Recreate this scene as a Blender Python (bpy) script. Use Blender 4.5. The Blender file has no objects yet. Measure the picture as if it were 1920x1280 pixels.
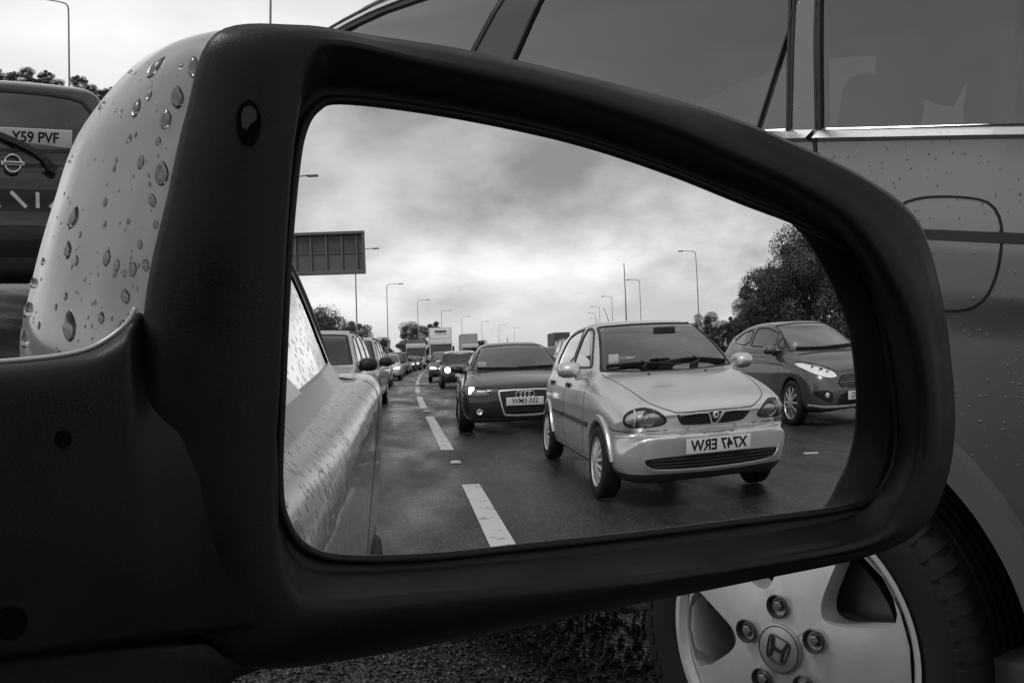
import bpy, bmesh, math, random
import numpy as np
from mathutils import Vector, Matrix
from mathutils.bvhtree import BVHTree
R = math.radians
random.seed(7); rng = np.random.default_rng(7)
scene = bpy.context.scene
COL = scene.collection

# ---------------------------------------------------------------- camera
cam_data = bpy.data.cameras.new('camera')
cam = bpy.data.objects.new('camera', cam_data); COL.objects.link(cam)
cam_data.sensor_width = 36.0; cam_data.lens = 45.0
cam_data.clip_start = 0.02; cam_data.clip_end = 3000
CAMZ = 1.178
def cam_matrix(phi, th, ro):
    p, t, r = R(phi), R(th), R(ro)
    fwd = Vector((math.sin(p)*math.cos(t), math.cos(p)*math.cos(t), math.sin(t)))
    rt = Vector((math.cos(p), -math.sin(p), 0)); up = rt.cross(fwd)
    r2 = math.cos(r)*rt + math.sin(r)*up; u2 = -math.sin(r)*rt + math.cos(r)*up
    m = Matrix.Identity(4)
    for i in range(3):
        m[i][0] = r2[i]; m[i][1] = u2[i]; m[i][2] = -fwd[i]
    m[2][3] = CAMZ
    return m
cam.matrix_world = cam_matrix(40.44, -6.80, 1.77)
scene.camera = cam

# ---------------------------------------------------------------- sky, sun, exposure
SUN_EL, SUN_AZ = 52.0, -35.0          # azimuth from +Y towards +X
world = bpy.data.worlds.new('World'); scene.world = world; world.use_nodes = True
def N(nt, kind, **kw):
    n = nt.nodes.new(kind)
    for k, v in kw.items():
        if k.startswith('i_'):
            n.inputs[int(k[2:])].default_value = v
        else:
            setattr(n, k, v)
    return n
def build_world():
    nt = world.node_tree; nt.nodes.clear(); L = nt.links.new
    out = N(nt, 'ShaderNodeOutputWorld')
    sky = N(nt, 'ShaderNodeTexSky', sky_type='NISHITA', sun_disc=False, sun_elevation=R(SUN_EL), sun_rotation=R(SUN_AZ))
    bw = N(nt, 'ShaderNodeRGBToBW'); L(sky.outputs[0], bw.inputs[0])
    bg1 = N(nt, 'ShaderNodeBackground', i_1=0.06); L(bw.outputs[0], bg1.inputs[0])
    tc = N(nt, 'ShaderNodeTexCoord')
    sep = N(nt, 'ShaderNodeSeparateXYZ'); L(tc.outputs['Generated'], sep.inputs[0])
    def math_(op, a, b=None, c=None, clamp=False):
        n = N(nt, 'ShaderNodeMath', operation=op); n.use_clamp = clamp
        for i, v in enumerate((a, b, c)):
            if v is None: continue
            if isinstance(v, (int, float)): n.inputs[i].default_value = v
            else: L(v, n.inputs[i])
        return n.outputs[0]
    z = math_('MAXIMUM', sep.outputs[2], 0.0)
    dz = math_('ADD', z, 0.36)
    u = math_('DIVIDE', sep.outputs[0], dz); v = math_('DIVIDE', sep.outputs[1], dz)
    cmb = N(nt, 'ShaderNodeCombineXYZ'); L(u, cmb.inputs[0]); L(v, cmb.inputs[1])
    n1 = N(nt, 'ShaderNodeTexNoise', i_2=1.9, i_3=9.0, i_4=0.53); n1.inputs['Distortion'].default_value = 0.0
    mp = N(nt, 'ShaderNodeMapping'); mp.inputs[1].default_value = SKY_OFF; L(cmb.outputs[0], mp.inputs[0]); L(mp.outputs[0], n1.inputs[0])
    # height profile of the overcast: pale at the horizon, bright low band, dark overhead
    ramp = N(nt, 'ShaderNodeValToRGB'); L(z, ramp.inputs[0])
    e = ramp.color_ramp.elements
    pts = SKY_RAMP
    e[0].position, e[0].color = pts[0][0], (pts[0][1],)*3+(1,)
    e[1].position, e[1].color = pts[1][0], (pts[1][1],)*3+(1,)
    for p_, c_ in pts[2:]:
        q = e.new(p_); q.color = (c_,)*3+(1,)
    # clouds: soft noise around that brightness, stronger higher up
    c0 = N(nt, 'ShaderNodeMapRange', i_1=0.37, i_2=0.63, i_3=-1.0, i_4=1.0); L(n1.outputs[0], c0.inputs[0])
    amp = N(nt, 'ShaderNodeMapRange', i_1=0.0, i_2=0.12, i_3=0.05, i_4=0.42); L(z, amp.inputs[0])
    calm = N(nt, 'ShaderNodeMapRange', i_1=-0.3, i_2=0.3, i_3=1.0, i_4=0.35); L(sep.outputs[1], calm.inputs[0])
    cl = math_('MULTIPLY_ADD', c0.outputs[0], math_('MULTIPLY', amp.outputs[0], calm.outputs[0]), 1.0)
    front = N(nt, 'ShaderNodeMapRange', i_1=-0.4, i_2=0.7, i_3=1.0, i_4=1.08); L(sep.outputs[1], front.inputs[0])
    lum = math_('MULTIPLY', math_('MULTIPLY', ramp.outputs[0], cl), front.outputs[0])
    bg2 = N(nt, 'ShaderNodeBackground', i_1=1.0); L(lum, bg2.inputs[0])
    mix = N(nt, 'ShaderNodeMixShader', i_0=0.88); L(bg1.outputs[0], mix.inputs[1]); L(bg2.outputs[0], mix.inputs[2])
    L(mix.outputs[0], out.inputs[0])
SKY_OFF = (3.1, 1.7, 0.0)
SKY_RAMP = [(0.0, .74), (.05, .86), (.10, .93), (.155, .72), (.22, .58), (.32, .56), (.5, .48), (1.0, .60)]
build_world()
sun_d = bpy.data.lights.new('sun', 'SUN'); sun_d.energy = 1.0; sun_d.angle = R(14); sun_d.color = (1, 1, 1)
sun = bpy.data.objects.new('sun', sun_d); COL.objects.link(sun)
sv = Vector((math.sin(R(SUN_AZ))*math.cos(R(SUN_EL)), math.cos(R(SUN_AZ))*math.cos(R(SUN_EL)), math.sin(R(SUN_EL))))
sun.rotation_euler = sv.to_track_quat('Z', 'Y').to_euler()
scene.view_settings.view_transform = 'Standard'; scene.view_settings.look = 'None'
scene.view_settings.exposure = 0.0; scene.view_settings.gamma = 1.0
scene.cycles.max_bounces = 10; scene.cycles.transparent_max_bounces = 14; scene.cycles.transmission_bounces = 8
scene.cycles.glossy_bounces = 6; scene.cycles.caustics_reflective = False; scene.cycles.caustics_refractive = False

# ---------------------------------------------------------------- materials (the photograph is black and white: all neutral)
MATS = {}
def pri(name, v, rough=.5, metal=0., coat=0., spec=.5, trans=0., ior=1.45, noise=None, bump=None, coat_rough=.05):
    if name in MATS: return MATS[name]
    m = bpy.data.materials.new(name); m.use_nodes = True; nt = m.node_tree; L = nt.links.new
    b = nt.nodes['Principled BSDF']
    b.inputs['Base Color'].default_value = (v, v, v, 1); b.inputs['Roughness'].default_value = rough
    b.inputs['Metallic'].default_value = metal; b.inputs['Coat Weight'].default_value = coat; b.inputs['Coat Roughness'].default_value = coat_rough
    b.inputs['Specular IOR Level'].default_value = spec; b.inputs['Transmission Weight'].default_value = trans; b.inputs['IOR'].default_value = ior
    tc = nt.nodes.new('ShaderNodeTexCoord')
    if noise:                                   # (scale, amount): uneven colour and gloss
        n = N(nt, 'ShaderNodeTexNoise', i_2=noise[0], i_3=5.0, i_4=.6); L(tc.outputs['Object'], n.inputs[0])
        r = N(nt, 'ShaderNodeMapRange', i_1=.3, i_2=.7, i_3=v*(1-noise[1]), i_4=v*(1+noise[1])); L(n.outputs[0], r.inputs[0])
        L(r.outputs[0], b.inputs['Base Color'])
        r2 = N(nt, 'ShaderNodeMapRange', i_1=.3, i_2=.7, i_3=max(0, rough-noise[1]*.3), i_4=rough+noise[1]*.3); L(n.outputs[0], r2.inputs[0])
        L(r2.outputs[0], b.inputs['Roughness'])
    if bump:                                    # (scale, strength, distance)
        n = N(nt, 'ShaderNodeTexNoise', i_2=bump[0], i_3=3.0); L(tc.outputs['Object'], n.inputs[0])
        bp = N(nt, 'ShaderNodeBump'); bp.inputs['Strength'].default_value = bump[1]; bp.inputs['Distance'].default_value = bump[2]
        L(n.outputs[0], bp.inputs['Height']); L(bp.outputs[0], b.inputs['Normal'])
    MATS[name] = m
    return m
def glass_mat(name, tint, rough=0.0, refl=1.0):
    if name in MATS: return MATS[name]
    m = bpy.data.materials.new(name); m.use_nodes = True; nt = m.node_tree; L = nt.links.new
    nt.nodes.clear(); out = N(nt, 'ShaderNodeOutputMaterial')
    tr = N(nt, 'ShaderNodeBsdfTransparent'); tr.inputs[0].default_value = (tint,)*3+(1,)
    gl = N(nt, 'ShaderNodeBsdfGlossy'); gl.inputs[0].default_value = (.95,)*3+(1,); gl.inputs['Roughness'].default_value = rough
    fr = N(nt, 'ShaderNodeFresnel', i_0=1.5)
    mr = N(nt, 'ShaderNodeMath', operation='MULTIPLY'); mr.inputs[1].default_value = refl; mr.use_clamp = True
    L(fr.outputs[0], mr.inputs[0])
    mx = N(nt, 'ShaderNodeMixShader'); L(mr.outputs[0], mx.inputs[0]); L(tr.outputs[0], mx.inputs[1]); L(gl.outputs[0], mx.inputs[2])
    L(mx.outputs[0], out.inputs[0]); MATS[name] = m
    return m
def rain_glass(name, tint, refl, sc):
    m = glass_mat(name, tint, .02, refl); nt = m.node_tree; L = nt.links.new
    tc = nt.nodes.new('ShaderNodeTexCoord'); vo = N(nt, 'ShaderNodeTexVoronoi', i_2=sc); L(tc.outputs['Object'], vo.inputs[0])
    ns = N(nt, 'ShaderNodeTexNoise', i_2=sc*.3, i_3=2.0); L(tc.outputs['Object'], ns.inputs[0])
    th = N(nt, 'ShaderNodeMath', operation='MULTIPLY', i_1=.62); L(ns.outputs[0], th.inputs[0])
    sb = N(nt, 'ShaderNodeMath', operation='SUBTRACT'); L(th.outputs[0], sb.inputs[0]); L(vo.outputs['Distance'], sb.inputs[1])
    r = N(nt, 'ShaderNodeMapRange', i_1=0.0, i_2=.15, i_3=0.0, i_4=1.0); L(sb.outputs[0], r.inputs[0])
    bp = N(nt, 'ShaderNodeBump'); bp.inputs['Strength'].default_value = 1.0; bp.inputs['Distance'].default_value = .004; L(r.outputs[0], bp.inputs['Height'])
    for n in nt.nodes:
        if n.bl_idname == 'ShaderNodeBsdfGlossy': L(bp.outputs[0], n.inputs['Normal'])
        if n.bl_idname == 'ShaderNodeFresnel': L(bp.outputs[0], n.inputs['Normal'])
    return m
def rain_paint(name, v, metal, rough, sc, stretch, strength, darken=.5, thresh=.30, coat=.6):
    """Car paint carrying run-down rain drops: stretched cells raised as beads, as on the photographed flank."""
    m = bpy.data.materials.new(name); m.use_nodes = True; nt = m.node_tree; L = nt.links.new
    b = nt.nodes['Principled BSDF']; b.inputs['Metallic'].default_value = metal; b.inputs['Roughness'].default_value = rough
    b.inputs['Coat Weight'].default_value = coat; b.inputs['Coat Roughness'].default_value = .08
    tc = nt.nodes.new('ShaderNodeTexCoord'); mp = N(nt, 'ShaderNodeMapping'); L(tc.outputs['Object'], mp.inputs[0])
    mp.inputs['Scale'].default_value = stretch; mp.inputs['Rotation'].default_value = (R(18), 0, 0)
    vo = N(nt, 'ShaderNodeTexVoronoi', i_2=sc); L(mp.outputs[0], vo.inputs[0])
    ns = N(nt, 'ShaderNodeTexNoise', i_2=sc*.35, i_3=2.0); L(mp.outputs[0], ns.inputs[0])
    th = N(nt, 'ShaderNodeMath', operation='MULTIPLY', i_1=thresh*2); L(ns.outputs[0], th.inputs[0])
    sb = N(nt, 'ShaderNodeMath', operation='SUBTRACT'); L(th.outputs[0], sb.inputs[0]); L(vo.outputs['Distance'], sb.inputs[1])
    r = N(nt, 'ShaderNodeMapRange', i_1=0.0, i_2=.12, i_3=0.0, i_4=1.0); L(sb.outputs[0], r.inputs[0])
    bp = N(nt, 'ShaderNodeBump'); bp.inputs['Strength'].default_value = strength; bp.inputs['Distance'].default_value = .002
    L(r.outputs[0], bp.inputs['Height']); L(bp.outputs[0], b.inputs['Normal']); L(bp.outputs[0], b.inputs['Coat Normal'])
    n2 = N(nt, 'ShaderNodeTexNoise', i_2=2.2, i_3=6.0); L(tc.outputs['Object'], n2.inputs[0])
    v0 = N(nt, 'ShaderNodeMapRange', i_1=.3, i_2=.7, i_3=v*.9, i_4=v*1.08); L(n2.outputs[0], v0.inputs[0])
    dk = N(nt, 'ShaderNodeMapRange', i_3=1.0, i_4=1-darken); L(r.outputs[0], dk.inputs[0])
    mm = N(nt, 'ShaderNodeMath', operation='MULTIPLY'); L(v0.outputs[0], mm.inputs[0]); L(dk.outputs[0], mm.inputs[1])
    L(mm.outputs[0], b.inputs['Base Color']); MATS[name] = m
    return m
M_BLACK = pri('black_plastic', .008, .46, spec=.34, noise=(35, .40), bump=(1300, .22, .0005))
M_TRIM = pri('black_trim', .018, .45)
M_RUBBER = pri('tyre_rubber', .010, .70, noise=(14, .3), bump=(260, .15, .001))
M_DARK = pri('dark_interior', .075, .8)
M_SEAT = pri('seat_cloth', .11, .85)
M_CHROME = pri('chrome', .78, .12, metal=1.)
M_ALLOY = pri('alloy', .74, .36, metal=.55, coat=.3, noise=(20, .08))
M_PLATE = pri('plate_white', .72, .35, noise=(8, .06))
M_INK = pri('plate_ink', .012, .5)
M_WHITE = pri('white_paint', .70, .35, coat=.4)
M_REFLECTOR = pri('lamp_reflector', .75, .18, metal=1.)
M_GLASS = glass_mat('car_glass', .92, refl=2.4)
M_DKGLASS = glass_mat('tinted_glass', .50, refl=2.4)
M_LENS = glass_mat('lamp_lens', .88)
M_BRAKE = pri('brake_disc', .12, .4, metal=.8)
def paint(name, v, metal=.35, rough=.38, coat=.7):
    return pri(name, v, rough, metal, coat, noise=(3, .05), coat_rough=.06)
# ---------------------------------------------------------------- helpers
def tag(o, label=None, cat=None, group=None, kind=None):
    if label: o['label'] = label
    if cat: o['category'] = cat
    if group: o['group'] = group
    if kind: o['kind'] = kind
    return o
def empty(name, loc=(0, 0, 0), rz=0., parent=None):
    o = bpy.data.objects.new(name, None); COL.objects.link(o); o.location = loc; o.rotation_euler = (0, 0, rz)
    o.empty_display_size = .1
    if parent: o.parent = parent
    return o
def link(name, me, parent=None, mats=()):
    o = bpy.data.objects.new(name, me); COL.objects.link(o)
    if parent: o.parent = parent
    for m in mats: me.materials.append(m)
    return o
def mesh(name, V, F, mat, parent=None, smooth=True, normals=None, mats=None, midx=None):
    me = bpy.data.meshes.new(name)
    V = [tuple(map(float, v)) for v in V]
    me.from_pydata(V, [], [tuple(int(i) for i in f) for f in F]); me.update()
    me.materials.append(mat)
    for m in (mats or ()): me.materials.append(m)
    if midx is not None: me.polygons.foreach_set('material_index', list(map(int, midx)))
    if smooth: me.polygons.foreach_set('use_smooth', [True]*len(me.polygons))
    if normals is not None and len(me.vertices) == len(V):
        me.normals_split_custom_set_from_vertices([tuple(map(float, n)) for n in normals])
    o = bpy.data.objects.new(name, me); COL.objects.link(o)
    if parent: o.parent = parent
    return o
class MB:
    """collects shapes into one mesh"""
    def __init__(s): s.V = []; s.F = []
    def add(s, V, F):
        k = len(s.V); s.V += [tuple(map(float, v)) for v in V]; s.F += [tuple(i+k for i in f) for f in F]; return s
    def box(s, lo, hi, bevel=0.):
        x0, y0, z0 = lo; x1, y1, z1 = hi
        if bevel <= 0:
            V = [(x, y, z) for x in (x0, x1) for y in (y0, y1) for z in (z0, z1)]
            F = [(0, 1, 3, 2), (4, 6, 7, 5), (0, 4, 5, 1), (2, 3, 7, 6), (0, 2, 6, 4), (1, 5, 7, 3)]
            return s.add(V, F)
        bm = bmesh.new(); bmesh.ops.create_cube(bm, size=1)
        for v in bm.verts:
            v.co = ((x0+x1)/2+v.co.x*(x1-x0), (y0+y1)/2+v.co.y*(y1-y0), (z0+z1)/2+v.co.z*(z1-z0))
        bmesh.ops.bevel(bm, geom=list(bm.edges), offset=bevel, segments=3, affect='EDGES', profile=.5)
        bm.verts.index_update()
        s.add([tuple(v.co) for v in bm.verts], [[v.index for v in f.verts] for f in bm.faces]); bm.free(); return s
    def tube(s, pts, r, n=8, cap=True):
        pts = [Vector(p) for p in pts]; rs = r if isinstance(r, (list, tuple)) else [r]*len(pts)
        V = []; F = []; ref = None
        for i, p in enumerate(pts):
            t = (pts[min(i+1, len(pts)-1)]-pts[max(i-1, 0)]).normalized()
            if ref is None:
                ref = Vector((0, 0, 1)) if abs(t.z) < .9 else Vector((1, 0, 0))
            a = t.cross(ref).normalized(); b = a.cross(t).normalized(); ref = b
            for k in range(n):
                q = 2*math.pi*k/n; V.append(p+(a*math.cos(q)+b*math.sin(q))*rs[i])
        for i in range(len(pts)-1):
            for k in range(n):
                F.append((i*n+k, i*n+(k+1) % n, (i+1)*n+(k+1) % n, (i+1)*n+k))
        if cap: F += [tuple(range(n-1, -1, -1)), tuple((len(pts)-1)*n+k for k in range(n))]
        return s.add(V, F)
    def lathe(s, prof, n=48, axis='x', c=(0, 0, 0), closed=False):
        """prof: (axial, radius) points"""
        V = []; F = []; m = len(prof)
        for k in range(n):
            q = 2*math.pi*k/n; cq, sq = math.cos(q), math.sin(q)
            for a, r in prof:
                p = {'x': (a, r*cq, r*sq), 'y': (r*cq, a, r*sq), 'z': (r*cq, r*sq, a)}[axis]
                V.append((p[0]+c[0], p[1]+c[1], p[2]+c[2]))
        for k in range(n):
            k2 = (k+1) % n
            for i in range(m if closed else m-1):
                j = (i+1) % m
                F.append((k*m+i, k*m+j, k2*m+j, k2*m+i))
        return s.add(V, F)
    def prism(s, poly, d0, d1, axis='x'):
        """poly in the two other coordinates, extruded from d0 to d1"""
        n = len(poly)
        def P(a, b, d): return {'x': (d, a, b), 'y': (a, d, b), 'z': (a, b, d)}[axis]
        V = [P(a, b, d0) for a, b in poly]+[P(a, b, d1) for a, b in poly]
        F = [tuple(range(n)), tuple(range(2*n-1, n-1, -1))]+[(i, i+n, (i+1) % n+n, (i+1) % n) for i in range(n)]
        return s.add(V, F)
    def build(s, name, mat, parent=None, smooth=False, **kw):
        o = mesh(name, s.V, s.F, mat, parent, smooth=smooth, **kw)
        bm = bmesh.new(); bm.from_mesh(o.data); bmesh.ops.recalc_face_normals(bm, faces=bm.faces); bm.to_mesh(o.data); bm.free()
        if smooth == 'auto': pass
        return o
def autosmooth(o, ang=35):
    me = o.data
    me.polygons.foreach_set('use_smooth', [True]*len(me.polygons))
    bm = bmesh.new(); bm.from_mesh(me)
    for e in bm.edges:
        if len(e.link_faces) == 2 and e.calc_face_angle(0) > R(ang): e.smooth = False
    bm.to_mesh(me); bm.free(); return o
def chaikin(P, it=2, closed=True):
    P = np.array(P, float)
    for _ in range(it):
        if closed:
            Q = np.roll(P, -1, 0); P = np.stack([P*.75+Q*.25, P*.25+Q*.75], 1).reshape(-1, P.shape[1])
        else:
            A, B = P[:-1], P[1:]
            P = np.concatenate([P[:1], np.stack([A*.75+B*.25, A*.25+B*.75], 1).reshape(-1, P.shape[1]), P[-1:]])
    return P
def resample(P, step, closed=True):
    P = np.array(P, float)
    if closed: P = np.concatenate([P, P[:1]])
    d = np.r_[0, np.cumsum(np.linalg.norm(np.diff(P, axis=0), axis=1))]
    n = max(3, int(round(d[-1]/step))); t = np.linspace(0, d[-1], n+1)
    Q = np.stack([np.interp(t, d, P[:, k]) for k in range(P.shape[1])], 1)
    return Q[:-1] if closed else Q
def catmull(P, sub=6, closed=True):
    P = np.array(P, float); n = len(P); out = []
    rngi = range(n) if closed else range(n-1)
    for i in rngi:
        if closed: a, b, c, d = P[(i-1) % n], P[i], P[(i+1) % n], P[(i+2) % n]
        else: a, b, c, d = P[max(i-1, 0)], P[i], P[i+1], P[min(i+2, n-1)]
        for k in range(sub):
            t = k/sub
            out.append(.5*(2*b+(c-a)*t+(2*a-5*b+4*c-d)*t*t+(3*b-a-3*c+d)*t**3))
    if not closed: out.append(P[-1])
    return np.array(out)
def text_mesh(name, body, size, mat, parent, loc, rot, depth=.0012, bold=0.02, squeeze=1.0):
    cu = bpy.data.curves.new(name, 'FONT'); cu.body = body; cu.size = size; cu.align_x = 'CENTER'; cu.align_y = 'CENTER'
    cu.extrude = depth; cu.offset = bold*size
    t = bpy.data.objects.new(name, cu); COL.objects.link(t)
    dg = bpy.context.evaluated_depsgraph_get(); dg.update()
    me = bpy.data.meshes.new_from_object(t.evaluated_get(dg))
    bpy.data.objects.remove(t)
    me.materials.clear(); me.materials.append(mat)
    o = bpy.data.objects.new(name, me); COL.objects.link(o); o.parent = parent; o.location = loc; o.rotation_euler = rot; o.scale = (squeeze, 1, 1)
    return o
def kids(o): return [c for c in bpy.data.objects if c.parent == o]
def copy_tree(o, parent=None):
    c = o.copy(); COL.objects.link(c)
    if parent: c.parent = parent
    for ch in kids(o): copy_tree(ch, c)
    return c
# ---------------------------------------------------------------- wheels
def wheel_meshes(r, w, rim_r, nsp, wsp, face_x=.0, hub_r=.07, dish=.02, crown=.006, nlug=5, barrel=.09, win0=None, tread=False, sidewall=None):
    """tyre and rim about the x axis; +x is the outer face. Returns (tyre MB, rim MB, brake MB)"""
    ty = MB(); h = w/2
    prof = [(-h*.82, rim_r*.98), (-h*.98, rim_r*1.10), (-h, (r+rim_r)/2), (-h*.93, r*.95), (-h*.78, r*.99), (-h*.6, r)]
    if tread:
        for gx in (-.36, -.12, .12, .36):
            prof += [(h*(gx-.06), r), (h*(gx-.05), r-.009), (h*(gx+.05), r-.009), (h*(gx+.06), r)]
    prof += [(h*.6, r), (h*.78, r*.99), (h*.93, r*.95), (h*1.0, (r+rim_r)/2), (h*.985, rim_r*1.12), (h*.93, rim_r*1.055), (h*.88, rim_r*1.0), (h*.5, rim_r*.97)]
    ty.lathe(prof, 72 if r > .34 else 44)
    if tread:                                   # shoulder blocks
        nb_ = 62
        for k in range(nb_):
            for sd in (-1, 1):
                q0 = 2*math.pi*(k+(.0 if sd > 0 else .5))/nb_; Vb = []
                for (ax, dr, sh) in ((.60, .002, .35), (.80, .000, .1), (.985, -.026, -.2)):
                    for dq in (-.30, .30):
                        qa = q0+(dq+sh*.5)*2*math.pi/nb_; rr_ = r+dr
                        Vb.append((sd*h*ax, rr_*math.cos(qa), rr_*math.sin(qa)))
                Vi = [(x*.995, y*.972, z*.972) for x, y, z in Vb]
                ty.add(Vb+Vi, [(0, 1, 3, 2), (2, 3, 5, 4), (0, 2, 8, 6), (2, 4, 10, 8), (1, 7, 9, 3), (3, 9, 11, 5), (0, 6, 7, 1), (4, 5, 11, 10)])
    rim = MB()
    x0 = h*.90+face_x
    rim.lathe([(x0-.012, rim_r*1.0), (x0+.004, rim_r*1.035), (x0+.004, rim_r*1.0), (x0-.006, rim_r*.965), (x0-.02, rim_r*.93), (x0-.09, rim_r*.90), (-h*.7, rim_r*.88)], 72 if r > .34 else 44)
    r0 = win0 or hub_r*1.25; r1 = rim_r*.945
    rr = np.concatenate([np.linspace(.002, r0, 6), r0+(r1-r0)*(1-np.cos(np.linspace(0, math.pi, 15)[1:]))/2])
    nr = len(rr); nk = 5; V = []; F = []
    half = math.pi/nsp
    def edge(rad):                                  # half angle of the spoke at this radius
        if rad <= r0: return half
        t = (rad-r0)/(r1-r0)
        a = (wsp[0]*(1-t)+wsp[1]*t)/2/rad
        c = 1-math.sqrt(max(0, 1-(min(1, abs(2*t-1))**7)))   # window corners close in
        return a+(half-a)*c
    cols = []
    for k in range(nsp):
        base = 2*math.pi*k/nsp
        for j in range(nk): cols.append((base, -1+2*j/nk, 's'))
        for j in range(2): cols.append((base, j/2, 'w'))
    nc = len(cols)
    for rad in rr:
        a = edge(rad); t = rad/r1
        xc = x0-dish*(t**2)*1.2+dish*1.0 if dish > 0 else x0+dish*(1-t)
        for base, u, kd in cols:
            if kd == 's': th = base+u*a; cr = crown*(1-u*u) if rad > r0*.8 else crown
            else: th = base+a+(2*half-2*a)*u; cr = 0
            V.append((xc+cr-crown, rad*math.cos(th), rad*math.sin(th)))
    holes = []
    for i in range(nr-1):
        for j in range(nc):
            j2 = (j+1) % nc
            inw = cols[j][2] == 'w'
            if inw and rr[i] >= r0*.999: holes.append((i, j)); continue
            F.append((i*nc+j, i*nc+j2, (i+1)*nc+j2, (i+1)*nc+j))
    # spoke side walls
    dep = min(.05, h*.7)
    for i in range(nr-1):
        if rr[i] < r0*.999: continue
        for j in range(nc):
            prevw = cols[j-1][2] == 'w'; thisw = cols[j][2] == 'w'
            if prevw != thisw:
                a, b = i*nc+j, (i+1)*nc+j; k = len(V)
                V.append((V[a][0]-dep, V[a][1], V[a][2])); V.append((V[b][0]-dep, V[b][1], V[b][2]))
                F.append((a, b, k+1, k))
    F.append(tuple(range(nc)))
    rim.add(V, F)
    lugs = MB()
    for k in range(nlug):
        th = 2*math.pi*(k+.5)/nlug
        lugs.lathe([(x0+dish-.012, .0005), (x0+dish-.012, .009), (x0+dish-.02, .011)], 10, c=(0, hub_r*.72*math.cos(th), hub_r*.72*math.sin(th)))
    br = MB(); br.lathe([(x0-.07, .001), (x0-.07, rim_r*.72), (x0-.085, rim_r*.72), (x0-.085, .001)], 40)
    br.lathe([(-h*.6, .001), (-h*.6, rim_r*.9)], 30)
    return ty, rim, br, lugs, x0+dish
def wheel_proto(r, w, rim_r, nsp, wsp, rim_mat=None, **kw):
    ty, rim, br, lugs, xf = wheel_meshes(r, w, rim_r, nsp, wsp, **kw)
    root = empty('wheel')
    t = ty.build('tyre', M_RUBBER, root, smooth=True); autosmooth(t, 50)
    q = rim.build('rim', rim_mat or M_ALLOY, root); autosmooth(q, 38)
    if kw.get('nlug', 5): lg = lugs.build('wheel_nut', M_TRIM, root); autosmooth(lg, 40)
    br.build('brake_disc', M_BRAKE, root, smooth=False)
    return root
def put_wheels(root, proto, spots):
    """spots: (x, y, z); x<0 wheels are turned to face outwards"""
    for i, (x, y, z) in enumerate(spots):
        w = proto if i == 0 else copy_tree(proto)
        w.parent = root; w.location = (x, y, z); w.rotation_euler = ((i*1.3) % 1.0, 0, 0 if x > 0 else math.pi)
# ---------------------------------------------------------------- car bodies: smooth solids cut from side, plan and front outlines
class Poly2:
    def __init__(s, P, it=2, h=.015, pad=.35):
        P = chaikin(P, it) if it else np.array(P, float)
        s.P = P; lo = P.min(0)-pad; hi = P.max(0)+pad
        nx, ny = [int(v) for v in np.ceil((hi-lo)/h)+1]
        gx = lo[0]+h*np.arange(nx); gy = lo[1]+h*np.arange(ny)
        X, Y = np.meshgrid(gx, gy, indexing='ij'); s.G = s.exact(np.stack([X.ravel(), Y.ravel()], 1)).reshape(nx, ny)
        s.lo, s.h, s.n = lo, h, (nx, ny)
    def exact(s, Q):
        A = s.P; B = np.roll(A, -1, 0); d2 = np.full(len(Q), 1e9); ins = np.zeros(len(Q), bool)
        for a, b in zip(A, B):
            e = b-a; w = Q-a; L = e@e
            if L < 1e-12: continue
            t = np.clip((w@e)/L, 0, 1); r = w-t[:, None]*e; d2 = np.minimum(d2, (r*r).sum(1))
            c = ((a[1] <= Q[:, 1]) != (b[1] <= Q[:, 1]))
            if e[1] != 0: ins ^= c & (Q[:, 0] < a[0]+(Q[:, 1]-a[1])*e[0]/e[1])
        d = np.sqrt(d2); return np.where(ins, -d, d)
    def __call__(s, x, y):
        u = np.clip((x-s.lo[0])/s.h, 0, s.n[0]-1.001); v = np.clip((y-s.lo[1])/s.h, 0, s.n[1]-1.001)
        i = u.astype(int); j = v.astype(int); u = u-i; v = v-j; G = s.G
        return G[i, j]*(1-u)*(1-v)+G[i+1, j]*u*(1-v)+G[i, j+1]*(1-u)*v+G[i+1, j+1]*u*v
def smax(a, b, k):
    h = np.maximum(k-np.abs(a-b), 0)/k; return np.maximum(a, b)+h*h*k*.25
def smin(a, b, k): return -smax(-a, -b, k)
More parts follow.
